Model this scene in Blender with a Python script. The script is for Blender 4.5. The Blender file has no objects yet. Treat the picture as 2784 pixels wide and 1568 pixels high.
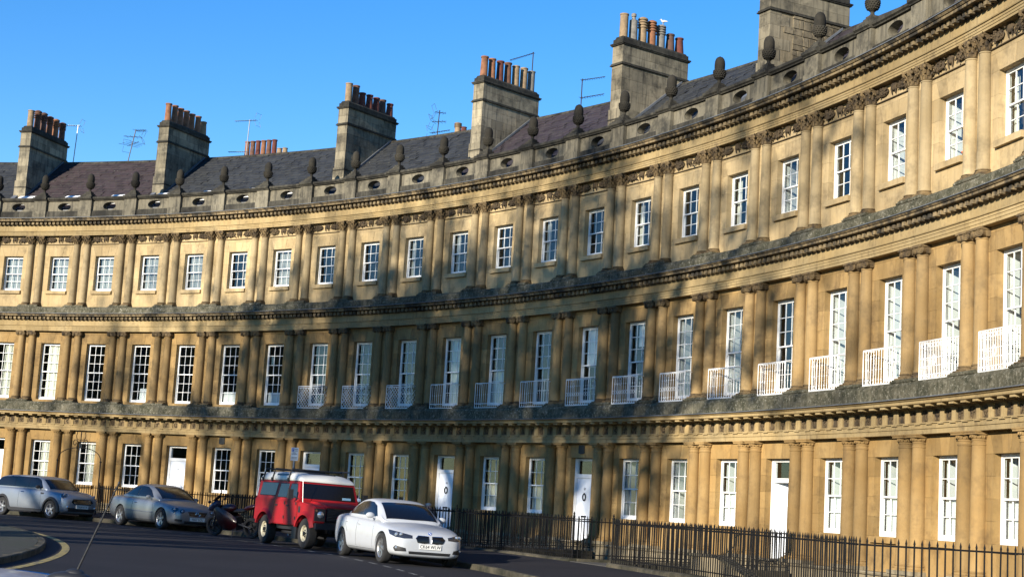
import bpy, bmesh, math, random
from mathutils import Matrix, Vector
from mathutils.bvhtree import BVHTree
random.seed(7)
R_ = math.radians
S = bpy.context.scene
col = S.collection

# ------------------------------------------------------------------ camera, light, exposure
SUN_DIR = 54.0          # compass direction the light travels (degrees from +x)
SUN_EL = 16.0
CX, CY = -37.498, 20.494            # centre of the circus
TH0, DTH = 1.22749, 0.0500276       # angle of column pair 0, angle of one bay
CAM_Z = 1.28
def cam_setup():
    pitch, roll = 0.1430649, 0.0602293
    f = Vector((0, math.cos(pitch), math.sin(pitch))); r = Vector((1, 0, 0)); u = r.cross(f)
    r2 = math.cos(roll) * r + math.sin(roll) * u
    u2 = -math.sin(roll) * r + math.cos(roll) * u
    cd = bpy.data.cameras.new('camera'); co = bpy.data.objects.new('camera', cd); col.objects.link(co)
    m = Matrix((( r2.x, u2.x, -f.x), (r2.y, u2.y, -f.y), (r2.z, u2.z, -f.z))).to_4x4()
    m.translation = Vector((0, 0, CAM_Z)); co.matrix_world = m
    cd.sensor_fit = 'HORIZONTAL'; cd.sensor_width = 36.0; cd.lens = 36.0 * 4096.1 / 2784.0
    cd.clip_start = 0.1; cd.clip_end = 3000
    S.camera = co
cam_setup()
W = bpy.data.worlds.new('World'); S.world = W; W.use_nodes = True
nt = W.node_tree; bg = nt.nodes['Background']
sky = nt.nodes.new('ShaderNodeTexSky'); sky.sky_type = 'NISHITA'; sky.sun_disc = False
sky.sun_elevation = R_(SUN_EL); sky.sun_rotation = R_(270 - SUN_DIR)
sky.altitude = 60; sky.air_density = 1.0; sky.dust_density = 0.0; sky.ozone_density = 3.0
hs_ = nt.nodes.new('ShaderNodeHueSaturation'); hs_.inputs['Saturation'].default_value = 1.33; hs_.inputs['Hue'].default_value = 0.51
nt.links.new(sky.outputs[0], hs_.inputs['Color']); nt.links.new(hs_.outputs[0], bg.inputs[0]); bg.inputs[1].default_value = 0.124
sl = bpy.data.lights.new('sun', 'SUN'); sl.energy = 5.0; sl.angle = R_(0.53); sl.color = (1.0, 0.91, 0.76)
so = bpy.data.objects.new('sun', sl); col.objects.link(so)
dv = Vector((math.cos(R_(SUN_DIR)) * math.cos(R_(SUN_EL)), math.sin(R_(SUN_DIR)) * math.cos(R_(SUN_EL)), -math.sin(R_(SUN_EL))))
so.rotation_euler = dv.to_track_quat('-Z', 'Y').to_euler(); so.location = (-60, -20, 40)
S.view_settings.view_transform = 'Standard'; S.view_settings.look = 'None'
S.view_settings.gamma = 1.0; S.view_settings.exposure = 0.93
S.render.engine = 'CYCLES'
S.cycles.max_bounces = 5; S.cycles.diffuse_bounces = 2; S.cycles.glossy_bounces = 3; S.cycles.transparent_max_bounces = 8; S.cycles.transmission_bounces = 2

# ------------------------------------------------------------------ helpers
WM = {}
I4 = Matrix.Identity(4)
def ob(name, data, parent=None, M=None, **kw):
    o = bpy.data.objects.new(name, data); col.objects.link(o)
    M = M if M is not None else I4
    WM[o] = M
    if parent is not None:
        o.parent = parent; o.matrix_basis = WM[parent].inverted() @ M
    else:
        o.matrix_basis = M
    for k, v in kw.items(): o[k] = v
    return o
def thing(name, label, cat, M=None, group=None):
    o = ob(name, None, None, M, label=label, category=cat)
    o.empty_display_size = 0.2
    if group: o['group'] = group
    return o
def T(x, y, z): return Matrix.Translation((x, y, z))
def RZ(a): return Matrix.Rotation(a, 4, 'Z')
def RX(a): return Matrix.Rotation(a, 4, 'X')
def RY(a): return Matrix.Rotation(a, 4, 'Y')
def PM(idx, r=0.0, z=0.0, x=0.0):
    """frame on the circle: local x to the right, local y outwards from the centre"""
    return T(CX, CY, 0) @ RZ(TH0 - DTH * idx - math.pi / 2) @ T(x, r, z)
def P(r, idx, z=0.0):
    t = TH0 - DTH * idx
    return Vector((CX + r * math.cos(t), CY + r * math.sin(t), z))

class MB:
    def __init__(s): s.v = []; s.f = []; s.m = []
    def add(s, vs, fs, mi=0):
        b = len(s.v); s.v += [tuple(v) for v in vs]
        s.f += [tuple(b + i for i in f) for f in fs]; s.m += [mi] * len(fs)
    def box(s, x0, x1, y0, y1, z0, z1, mi=0, M=None):
        vs = [(x0,y0,z0),(x1,y0,z0),(x1,y1,z0),(x0,y1,z0),(x0,y0,z1),(x1,y0,z1),(x1,y1,z1),(x0,y1,z1)]
        if M is not None: vs = [M @ Vector(v) for v in vs]
        s.add(vs, [(3,2,1,0),(4,5,6,7),(0,1,5,4),(1,2,6,5),(2,3,7,6),(3,0,4,7)], mi)
    def sweep(s, prof, a0, a1, n=3, mi=0):
        """closed (r,z) polygon swept along the circle, a in bay units"""
        k = len(prof); vs = []
        for i in range(n + 1):
            a = (a0 + (a1 - a0) * i / n) * DTH; sa, ca = math.sin(a), math.cos(a)
            vs += [(r * sa, r * ca, z) for r, z in prof]
        fs = []
        for i in range(n):
            for j in range(k):
                j2 = (j + 1) % k
                fs.append((i*k+j, (i+1)*k+j, (i+1)*k+j2, i*k+j2))
        fs.append(tuple(range(k))); fs.append(tuple(n*k + k-1-j for j in range(k)))
        s.add(vs, fs, mi)
    def pbox(s, r0, r1, a0, a1, z0, z1, n=3, mi=0):
        s.sweep([(r0,z0),(r0,z1),(r1,z1),(r1,z0)], a0, a1, n, mi)
    def lathe(s, prof, n=16, c=(0,0,0), M=None, mi=0, closed=True):
        vs = []; k = len(prof)
        for i in range(n):
            a = 2*math.pi*i/n
            for r, z in prof: vs.append((c[0]+r*math.cos(a), c[1]+r*math.sin(a), c[2]+z))
        if M is not None: vs = [M @ Vector(v) for v in vs]
        fs = []
        for i in range(n):
            i2 = (i+1) % n
            for j in range(k-1): fs.append((i*k+j, i2*k+j, i2*k+j+1, i*k+j+1))
        if closed:
            fs.append(tuple(i*k+k-1 for i in range(n))); fs.append(tuple((n-1-i)*k for i in range(n)))
        s.add(vs, fs, mi)
    def tube(s, pts, rad, n=6, mi=0, cap=True):
        pts = [Vector(p) for p in pts]; k = len(pts)
        rads = rad if isinstance(rad, (list, tuple)) else [rad]*k
        vs = []; up = None
        for i, p in enumerate(pts):
            d = (pts[min(i+1,k-1)] - pts[max(i-1,0)])
            if d.length < 1e-9: d = Vector((0,0,1))
            d.normalize()
            if up is None:
                up = Vector((0,0,1)) if abs(d.z) < .9 else Vector((1,0,0))
            a = d.cross(up)
            if a.length < 1e-6: a = d.cross(Vector((1,0.3,0)))
            a.normalize(); b = a.cross(d); up = b
            for j in range(n):
                t = 2*math.pi*j/n
                vs.append(p + (a*math.cos(t) + b*math.sin(t))*rads[i])
        fs = []
        for i in range(k-1):
            for j in range(n):
                j2 = (j+1) % n
                fs.append((i*n+j, i*n+j2, (i+1)*n+j2, (i+1)*n+j))
        if cap:
            fs.append(tuple(range(n-1,-1,-1))); fs.append(tuple((k-1)*n+j for j in range(n)))
        s.add(vs, fs, mi)
    def blob(s, c, rx, ry, rz, n=7, m=5, mi=0, M=None):
        vs = [(0,0,-1)]
        for i in range(1, m):
            t = -math.pi/2 + math.pi*i/m
            for j in range(n):
                a = 2*math.pi*j/n; vs.append((math.cos(t)*math.cos(a), math.cos(t)*math.sin(a), math.sin(t)))
        vs.append((0,0,1))
        fs = [(0, 1+(j+1) % n, 1+j) for j in range(n)]
        for i in range(m-2):
            for j in range(n):
                j2 = (j+1) % n; b = 1+i*n
                fs.append((b+j, b+j2, b+n+j2, b+n+j))
        e = len(vs)-1; b = 1+(m-2)*n
        fs += [(b+j, b+(j+1) % n, e) for j in range(n)]
        q = [Vector((v[0]*rx, v[1]*ry, v[2]*rz)) for v in vs]
        if M is not None: q = [M @ v for v in q]
        s.add([v + Vector(c) for v in q], fs, mi)
    def prism(s, pts, y0, y1, mi=0, M=None, axis='y'):
        """polygon in xz extruded along y (or in yz along x, in xy along z)"""
        k = len(pts)
        if axis == 'y': vs = [(x,y0,z) for x,z in pts] + [(x,y1,z) for x,z in pts]
        elif axis == 'x': vs = [(y0,x,z) for x,z in pts] + [(y1,x,z) for x,z in pts]
        else: vs = [(x,z,y0) for x,z in pts] + [(x,z,y1) for x,z in pts]
        if M is not None: vs = [M @ Vector(v) for v in vs]
        fs = [tuple(range(k)), tuple(2*k-1-i for i in range(k))]
        for i in range(k):
            j = (i+1) % k; fs.append((i, i+k, j+k, j))
        s.add(vs, fs, mi)
    def mesh(s, name, mats, smooth=False, fix=True, auto=None):
        me = bpy.data.meshes.new(name); me.from_pydata(s.v, [], s.f)
        for mt in (mats if isinstance(mats, (list, tuple)) else [mats]): me.materials.append(mt)
        if any(s.m): me.polygons.foreach_set('material_index', s.m)
        if fix:
            b = bmesh.new(); b.from_mesh(me); bmesh.ops.recalc_face_normals(b, faces=b.faces); b.to_mesh(me); b.free()
        if smooth:
            me.polygons.foreach_set('use_smooth', [True]*len(me.polygons))
            me.set_sharp_from_angle(angle=R_(auto or 40))
        me.update(); return me

# ------------------------------------------------------------------ materials
MT = {}
def nodes(name):
    m = bpy.data.materials.new(name); m.use_nodes = True
    MT[name] = m; return m, m.node_tree.nodes, m.node_tree.links, m.node_tree.nodes['Principled BSDF']
def ramp(N, L, src, stops):
    r = N.new('ShaderNodeValToRGB'); e = r.color_ramp.elements
    while len(e) < len(stops): e.new(0.5)
    for q, (p, c) in zip(e, stops):
        q.position = p; q.color = (c[0], c[1], c[2], 1) if not isinstance(c, (int, float)) else (c, c, c, 1)
    L.new(src, r.inputs[0]); return r.outputs[0]
def mix(N, L, fac, a, b, mode='MIX'):
    m = N.new('ShaderNodeMix'); m.data_type = 'RGBA'; m.blend_type = mode
    for inp, v in ((m.inputs[0], fac), (m.inputs[6], a), (m.inputs[7], b)):
        if hasattr(v, 'is_linked') or hasattr(v, 'links'): L.new(v, inp)
        elif isinstance(v, (int, float)): inp.default_value = v
        else: inp.default_value = (v[0], v[1], v[2], 1)
    return m.outputs[2]
def noise(N, L, co, scale, detail=4, rough=0.6):
    n = N.new('ShaderNodeTexNoise'); n.inputs['Scale'].default_value = scale
    n.inputs['Detail'].default_value = detail; n.inputs['Roughness'].default_value = rough
    L.new(co, n.inputs['Vector']); return n.outputs['Fac']
def pos(N): return N.new('ShaderNodeNewGeometry').outputs['Position']
def scaled(N, L, co, s):
    m = N.new('ShaderNodeMapping'); m.inputs['Scale'].default_value = s; L.new(co, m.inputs['Vector']); return m.outputs[0]
def bump(N, L, b, h, dist=0.01, strength=0.5):
    n = N.new('ShaderNodeBump'); n.inputs['Distance'].default_value = dist; n.inputs['Strength'].default_value = strength
    L.new(h, n.inputs['Height']); L.new(n.outputs[0], b.inputs['Normal'])
def stone(name, c1, c2, dirt, lo=0.55, hi=0.75, rnd=0.16, streak=0.5, bd=0.008, spots=None, rough=0.9, dscale=1.3):
    c1, c2, dirt = [tuple(x * .68 for x in c) for c in (c1, c2, dirt)]
    m, N, L, b = nodes(name); p = pos(N)
    n1 = noise(N, L, p, 0.9, 2); n2 = noise(N, L, p, 7.0, 3, 0.7)
    st = noise(N, L, scaled(N, L, p, (9, 9, 0.7)), 1.0, 2)
    base = mix(N, L, ramp(N, L, n1, [(0.32, 0), (0.68, 1)]), c1, c2)
    base = mix(N, L, ramp(N, L, n2, [(0.35, 0.0), (0.7, 0.35)]), base, tuple(x*0.62 for x in c1))
    d = ramp(N, L, noise(N, L, p, dscale, 4, 0.72), [(lo, 0), (hi, 1)])
    s2 = ramp(N, L, st, [(lo, 0), (hi + .05, 1)])
    base = mix(N, L, d, base, dirt)
    sm = N.new('ShaderNodeMath'); sm.operation = 'MULTIPLY'; L.new(s2, sm.inputs[0]); sm.inputs[1].default_value = streak
    base = mix(N, L, sm.outputs[0], base, dirt)
    if spots:
        sp = ramp(N, L, noise(N, L, p, 13, 6, 0.85), [(0.54, 0), (0.66, 0.9)])
        base = mix(N, L, sp, base, spots)
    big = ramp(N, L, noise(N, L, p, 0.13, 2, 0.6), [(0.34, 0.70), (0.62, 1.10)])
    base = mix(N, L, 1.0, base, big, 'MULTIPLY')
    oi = N.new('ShaderNodeObjectInfo').outputs['Random']
    br = ramp(N, L, oi, [(0.0, 1 - rnd), (1.0, 1 + rnd * 0.6)])
    base = mix(N, L, 1.0, base, br, 'MULTIPLY')
    L.new(base, b.inputs['Base Color']); b.inputs['Roughness'].default_value = rough
    b.inputs['Specular IOR Level'].default_value = 0.25
    bump(N, L, b, noise(N, L, p, 30, 2, 0.7), bd, 0.6)
    return m
def plain(name, c, rough=0.6, metal=0.0, spec=0.5, coat=0.0, vary=0.0, vs=3.0, c2=None, bd=0.0):
    m, N, L, b = nodes(name)
    b.inputs['Base Color'].default_value = (c[0], c[1], c[2], 1); b.inputs['Roughness'].default_value = rough
    b.inputs['Metallic'].default_value = metal; b.inputs['Specular IOR Level'].default_value = spec
    b.inputs['Coat Weight'].default_value = coat; b.inputs['Coat Roughness'].default_value = 0.06
    if vary or c2:
        n = noise(N, L, pos(N), vs, 6, 0.65)
        k = c2 if c2 else tuple(x * (1 - vary) for x in c)
        L.new(mix(N, L, ramp(N, L, n, [(0.4, 0), (0.68, 1)]), c, k), b.inputs['Base Color'])
        r = N.new('ShaderNodeMapRange'); r.inputs[3].default_value = rough; r.inputs[4].default_value = min(1, rough + 0.2)
        L.new(n, r.inputs[0]); L.new(r.outputs[0], b.inputs['Roughness'])
        if bd: bump(N, L, b, noise(N, L, pos(N), vs * 8, 5), bd, 0.5)
    return m
DK = (0.05, 0.045, 0.037)
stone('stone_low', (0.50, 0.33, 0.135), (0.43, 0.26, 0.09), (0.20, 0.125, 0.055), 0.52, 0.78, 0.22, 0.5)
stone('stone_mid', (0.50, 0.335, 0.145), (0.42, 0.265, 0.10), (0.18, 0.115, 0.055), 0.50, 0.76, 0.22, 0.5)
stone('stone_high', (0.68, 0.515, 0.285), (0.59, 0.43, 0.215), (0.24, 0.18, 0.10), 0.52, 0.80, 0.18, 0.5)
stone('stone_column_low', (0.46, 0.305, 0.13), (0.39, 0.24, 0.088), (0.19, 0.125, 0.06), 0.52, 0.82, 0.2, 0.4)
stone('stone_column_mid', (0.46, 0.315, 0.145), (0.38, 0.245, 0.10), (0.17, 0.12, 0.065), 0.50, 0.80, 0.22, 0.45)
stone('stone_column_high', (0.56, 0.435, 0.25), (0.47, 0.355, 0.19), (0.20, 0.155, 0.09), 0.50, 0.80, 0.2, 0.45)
stone('stone_frieze', (0.48, 0.345, 0.16), (0.52, 0.395, 0.205), (0.20, 0.145, 0.08), 0.56, 0.80, 0.18, 0.8, dscale=2.2)
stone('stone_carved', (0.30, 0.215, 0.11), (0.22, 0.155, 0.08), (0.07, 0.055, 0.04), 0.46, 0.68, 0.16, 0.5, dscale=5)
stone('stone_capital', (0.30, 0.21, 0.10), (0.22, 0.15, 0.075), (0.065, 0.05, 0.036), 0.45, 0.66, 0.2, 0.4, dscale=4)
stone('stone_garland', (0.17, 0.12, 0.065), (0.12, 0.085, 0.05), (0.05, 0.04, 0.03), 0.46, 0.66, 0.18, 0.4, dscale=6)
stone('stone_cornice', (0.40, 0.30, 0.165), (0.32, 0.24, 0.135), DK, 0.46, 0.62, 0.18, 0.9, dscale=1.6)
stone('stone_lichen', (0.20, 0.18, 0.125), (0.125, 0.115, 0.075), (0.055, 0.055, 0.032), 0.44, 0.62, 0.2, 0.6, 0.02, spots=(0.36, 0.34, 0.27), dscale=3.4)
stone('stone_parapet', (0.30, 0.265, 0.19), (0.23, 0.205, 0.15), (0.07, 0.065, 0.052), 0.47, 0.66, 0.18, 0.8)
stone('stone_soot', (0.125, 0.115, 0.088), (0.085, 0.078, 0.06), (0.032, 0.03, 0.025), 0.42, 0.62, 0.2, 0.8, 0.015)
stone('stone_acorn', (0.075, 0.066, 0.048), (0.052, 0.046, 0.035), (0.027, 0.025, 0.02), 0.42, 0.62, 0.25, 0.4, 0.015)
stone('stone_chimney', (0.48, 0.41, 0.28), (0.33, 0.29, 0.205), (0.07, 0.065, 0.052), 0.48, 0.72, 0.30, 0.8, 0.012)
stone('stone_rubble', (0.40, 0.33, 0.215), (0.29, 0.24, 0.16), (0.10, 0.085, 0.06), 0.46, 0.66, 0.35, 0.4, 0.02)
stone('stone_base', (0.46, 0.38, 0.25), (0.38, 0.31, 0.20), (0.12, 0.11, 0.07), 0.50, 0.70, 0.15, 0.7)
stone('stone_kerb', (0.17, 0.145, 0.10), (0.11, 0.10, 0.075), (0.045, 0.045, 0.03), 0.42, 0.62, 0.25, 0.3)
stone('stone_area', (0.16, 0.14, 0.10), (0.11, 0.1, 0.075), (0.045, 0.045, 0.032), 0.42, 0.62, 0.2, 0.6)
plain('mortar', (0.24, 0.18, 0.09), 0.95)
plain('lead', (0.12, 0.13, 0.145), 0.5, 0.0, 0.5, vary=0.35, vs=2)
plain('white_paint', (0.78, 0.78, 0.76), 0.35, vary=0.06, vs=5)
plain('white_iron', (0.80, 0.80, 0.78), 0.4, vary=0.08, vs=20)
plain('door_paint', (0.70, 0.74, 0.80), 0.3)
plain('black_iron', (0.0045, 0.0045, 0.005), 0.6, 0.0, 0.2, vary=0.4, vs=12)
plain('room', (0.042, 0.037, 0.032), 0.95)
plain('blind_cream', (0.70, 0.66, 0.55), 0.8)
plain('blind_white', (0.80, 0.80, 0.78), 0.7)
plain('net_grey', (0.32, 0.32, 0.31), 0.9)
plain('curtain', (0.55, 0.53, 0.47), 0.9)
plain('bronze', (0.014, 0.016, 0.014), 0.6)
plain('aerial_metal', (0.30, 0.30, 0.31), 0.4, 0.8)
plain('aerial_dark', (0.06, 0.05, 0.05), 0.5, 0.5)
for nm, c in (('pot_orange', (0.24, 0.105, 0.05)), ('pot_buff', (0.27, 0.19, 0.11)), ('pot_red', (0.12, 0.034, 0.022)), ('pot_grey', (0.19, 0.18, 0.16)), ('pot_brown', (0.14, 0.065, 0.038)), ('pot_dark', (0.10, 0.055, 0.04))):
    plain(nm, c, 0.8, vary=0.45, vs=5, bd=0.004)
def glass(name, tint=(0.90, 0.93, 0.93), r0=0.045):
    m, N, L, b = nodes(name); N.remove(b)
    g = N.new('ShaderNodeBsdfGlossy'); g.inputs['Roughness'].default_value = 0.015; g.inputs['Color'].default_value = (0.95, 0.97, 1, 1)
    t = N.new('ShaderNodeBsdfTransparent'); t.inputs['Color'].default_value = (*tint, 1)
    lwn = N.new('ShaderNodeLayerWeight'); lwn.inputs['Blend'].default_value = 0.5
    lw = N.new('ShaderNodeMath'); lw.operation = 'POWER'; lw.inputs[1].default_value = 4.5; L.new(lwn.outputs['Facing'], lw.inputs[0])
    ad = N.new('ShaderNodeMath'); ad.operation = 'MULTIPLY_ADD'; ad.inputs[1].default_value = 0.85; ad.inputs[2].default_value = r0; ad.use_clamp = True
    L.new(lw.outputs[0], ad.inputs[0])
    mx = N.new('ShaderNodeMixShader'); L.new(ad.outputs[0], mx.inputs[0]); L.new(t.outputs[0], mx.inputs[1]); L.new(g.outputs[0], mx.inputs[2])
    L.new(mx.outputs[0], N['Material Output'].inputs[0])
glass('pane_glass')
glass('car_glass', (0.16, 0.20, 0.19), 0.03)
def slate(name, c1, c2):
    m, N, L, b = nodes(name); p = pos(N)
    rnd = N.new('ShaderNodeNewGeometry').outputs['Random Per Island']
    cc = mix(N, L, rnd, c1, c2)
    n = noise(N, L, p, 4, 6, 0.7)
    cc = mix(N, L, ramp(N, L, n, [(0.45, 0), (0.75, 0.6)]), cc, (0.05, 0.05, 0.042))
    sp = ramp(N, L, noise(N, L, p, 11, 2), [(0.70, 0), (0.74, 1)])
    cc = mix(N, L, sp, cc, (0.13, 0.13, 0.12))
    L.new(cc, b.inputs['Base Color']); b.inputs['Roughness'].default_value = 0.75; b.inputs['Specular IOR Level'].default_value = 0.25
    bump(N, L, b, noise(N, L, p, 25, 5), 0.006, 0.5)
slate('slate_purple', (0.026, 0.018, 0.020), (0.046, 0.032, 0.034))
slate('slate_blue', (0.016, 0.018, 0.022), (0.030, 0.033, 0.038))
slate('slate_violet', (0.025, 0.019, 0.025), (0.040, 0.031, 0.038))
M_ = MT
# ------------------------------------------------------------------ ground, road, pavement, green
def ground_mats():
    m, N, L, b = nodes('asphalt'); p = pos(N)
    c = mix(N, L, ramp(N, L, noise(N, L, p, 0.35, 5, 0.6), [(0.35, 0), (0.7, 1)]), (0.014, 0.014, 0.018), (0.023, 0.022, 0.027))
    c = mix(N, L, ramp(N, L, noise(N, L, p, 55, 3, 0.6), [(0.5, 0), (0.75, 0.5)]), c, (0.055, 0.053, 0.052))
    c = mix(N, L, ramp(N, L, noise(N, L, scaled(N, L, p, (0.5, 0.5, 1)), 2.2, 6, 0.75), [(0.56, 0), (0.72, 0.6)]), c, (0.022, 0.022, 0.024))
    L.new(c, b.inputs['Base Color']); b.inputs['Roughness'].default_value = 0.88; b.inputs['Specular IOR Level'].default_value = 0.18
    bump(N, L, b, noise(N, L, p, 120, 3), 0.006, 0.6)
    m, N, L, b = nodes('flagstone'); p = pos(N)
    c = mix(N, L, ramp(N, L, noise(N, L, p, 0.8, 6, 0.7), [(0.35, 0), (0.7, 1)]), (0.06, 0.057, 0.052), (0.095, 0.09, 0.08))
    c = mix(N, L, ramp(N, L, noise(N, L, p, 6, 5, 0.7), [(0.5, 0), (0.75, 0.7)]), c, (0.035, 0.035, 0.03))
    oi = N.new('ShaderNodeObjectInfo').outputs['Random']
    c = mix(N, L, 1.0, c, ramp(N, L, oi, [(0, 0.72), (1, 1.2)]), 'MULTIPLY')
    L.new(c, b.inputs['Base Color']); b.inputs['Roughness'].default_value = 0.8
    bump(N, L, b, noise(N, L, p, 40, 4), 0.006, 0.5)
    m, N, L, b = nodes('verge'); p = pos(N)
    c = mix(N, L, ramp(N, L, noise(N, L, p, 1.1, 7, 0.75), [(0.42, 0), (0.62, 1)]), (0.024, 0.022, 0.018), (0.018, 0.025, 0.009))
    c = mix(N, L, ramp(N, L, noise(N, L, scaled(N, L, p, (0.35, 2.0, 1)), 3, 4, 0.7), [(0.6, 0), (0.7, 0.8)]), c, (0.055, 0.052, 0.046))
    L.new(c, b.inputs['Base Color']); b.inputs['Roughness'].default_value = 0.95
    bump(N, L, b, noise(N, L, p, 22, 6), 0.03, 0.7)
    for nm, col_, lo in (('yellow_line', (0.34, 0.26, 0.07), 0.47), ('white_line', (0.36, 0.36, 0.34), 0.42)):
        m, N, L, b = nodes(nm); p = pos(N)
        w = ramp(N, L, noise(N, L, p, 7, 6, 0.75), [(lo, 0), (lo + 0.12, 1)])
        L.new(mix(N, L, w, col_, (0.07, 0.065, 0.055)), b.inputs['Base Color']); b.inputs['Roughness'].default_value = 0.8
ground_mats()
F0, F1 = -4.0, 23.5                   # bays where the sunken areas run
def dip_(x, y):
    d = math.hypot(x, y); t = min(1, max(0, (d - 9) / 11)); t = t * t * (3 - 2 * t)
    return -0.52 * (1 - t)
RK = 39.6                             # kerb radius
def road_z(x, y, r=None):
    """the road falls gently towards the camera and from the green out to the kerb"""
    if r is None: r = math.hypot(x - CX, y - CY)
    yy = min(30, max(-30, y - 35))
    return .03 + .0055 * yy - .024 * (min(max(r, 30.6), 40) - 30.6) + dip_(x, y)
def pave_z(x, y):
    r = math.hypot(x - CX, y - CY)
    return road_z(x, y, RK) + .125 + .012 * (min(max(r, RK), 44) - RK)
def gz(kind, x, y):
    return {'road': road_z, 'pave': pave_z}[kind](x, y)
def ring_sheet(name, rs, z, mat, fz, i0=None, i1=None, hole=None, step=0.5, kind='structure', parent=None):
    full = i0 is None
    if full: i0, i1 = 0.0, 2 * math.pi / DTH
    n = int(round((i1 - i0) / step)); vs = []; fs = []
    for k in range(n + 1):
        i = i0 + (i1 - i0) * k / n
        for r in rs:
            q = P(r, i); vs.append((q.x, q.y, z + gz(fz, q.x, q.y)))
    m = len(rs)
    for k in range(n):
        i = i0 + (i1 - i0) * (k + .5) / n
        ii = i if i < 100 else i - 2 * math.pi / DTH
        for j in range(m - 1):
            rm = (rs[j] + rs[j + 1]) / 2
            if hole and hole[0] < rm < hole[1] and hole[2] < ii < hole[3]: continue
            fs.append((k*m+j, (k+1)*m+j, (k+1)*m+j+1, k*m+j+1))
    me = bpy.data.meshes.new(name); me.from_pydata(vs, [], fs); me.materials.append(mat)
    b = bmesh.new(); b.from_mesh(me); bmesh.ops.remove_doubles(b, verts=b.verts, dist=1e-4); bmesh.ops.recalc_face_normals(b, faces=b.faces)
    for fc in b.faces:
        if fc.normal.z < 0: fc.normal_flip()
    b.to_mesh(me); b.free()
    o = ob(name, me, parent)
    if parent is None: o['kind'] = kind
    return o
rs_all = [0.01, 8, 16, 24, 28] + [30 + 0.5 * k for k in range(27)] + [43.6, 46, 48.4, 50, 54, 58, 66, 80, 120, 250, 600, 1800]
FULL = 2 * math.pi / DTH
ground = ring_sheet('ground', rs_all, -0.16, M_['verge'], 'road', 0.0 - 4.0, FULL - 4.0, hole=(43.6, 48.4, F0, F1), step=1.0)
road = ring_sheet('road', [30.15, 30.6] + [31.2 + 0.7 * k for k in range(13)], 0.0, M_['asphalt'], 'road', -4.0, FULL - 4.0, step=0.5)
green = ring_sheet('central_green', [0.01, 8, 16, 22, 26, 29, 30.06], 0.10, M_['verge'], 'road', -4.0, FULL - 4.0, step=1.0)
pavement = ring_sheet('pavement', [RK + .13, 40.5, 41.2, 42, 43.2], 0.0, M_['asphalt'], 'pave', F0, F1, step=0.5)
pavement2 = ring_sheet('pavement', [RK + .13, 40.5, 41.2, 42, 43, 44, 45, 46, 47, 48.3], 0.0, M_['asphalt'], 'pave', F1, FULL + F0, step=0.5)
def kerb_stone(r0, r1, da, z1, seedn):
    rnd = random.Random(seedn); mb = MB(); g = 0.0035
    b = 0.018
    prof = [(r0, -0.03), (r0, z1 - b), (r0 + b, z1), (r1 - b * .4, z1), (r1, z1 - b * .4), (r1, -0.03)] if r0 > 35 else [(r0, -0.03), (r0, z1 - b * .4), (r0 + b * .4, z1), (r1 - b, z1), (r1, z1 - b), (r1, -0.03)]
    mb.sweep(prof, g, da - g, 3)
    mb.v = [(x + rnd.uniform(-.004, .004), y + rnd.uniform(-.006, .006), z + rnd.uniform(-.005, .004)) for x, y, z in mb.v]
    return mb.mesh('kerbstone', M_['stone_kerb'])
ks = [kerb_stone(RK, RK + .14, 0.45, 0.13, k) for k in range(4)]
for k in range(62):
    q = P(RK, -4.0 + .45 * k + .22); ob('kerbstone', ks[k % 4], pavement, PM(-4.0 + 0.45 * k, 0, road_z(q.x, q.y)))
ki = [kerb_stone(30.06, 30.2, 0.6, 0.105, 10 + k) for k in range(4)]
for k in range(34):
    q = P(30.1, 8.3 + .6 * k); ob('kerbstone', ki[k % 4], green, PM(8.0 + 0.6 * k, 0, road_z(q.x, q.y)))
mb = MB(); mb.pbox(30.06, 30.2, 28.6, FULL + 7.9, -0.03, 0.104, 200); mb.v = [(x, y, z + road_z(*(PM(0) @ Vector((x, y, 0))).xy)) for x, y, z in mb.v]
ob('kerb', mb.mesh('kerb', M_['stone_kerb']), green, PM(0))
# painted lines
def line(name, r0, r1, segs, mat, lab, parent):
    mb = MB()
    for a0, a1 in segs:
        n = max(2, int((a1 - a0) * 4)); vs = []; fs = []
        for k in range(n + 1):
            i = a0 + (a1 - a0) * k / n
            for r in (r0, r1):
                q = P(r, i); vs.append((q.x, q.y, 0.005 + road_z(q.x, q.y)))
        fs = [(2*k, 2*k+2, 2*k+3, 2*k+1) for k in range(n)]
        mb.add(vs, fs)
    ob(name, mb.mesh(name, mat), parent)
line('yellow_line', 30.50, 30.64, [(10.5, 30)], M_['yellow_line'], '', road)
line('bay_marking', 37.14, 37.22, [(-2 + 0.62 * k, -2 + 0.62 * k + 0.34) for k in range(38)], M_['white_line'], '', road)
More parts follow.
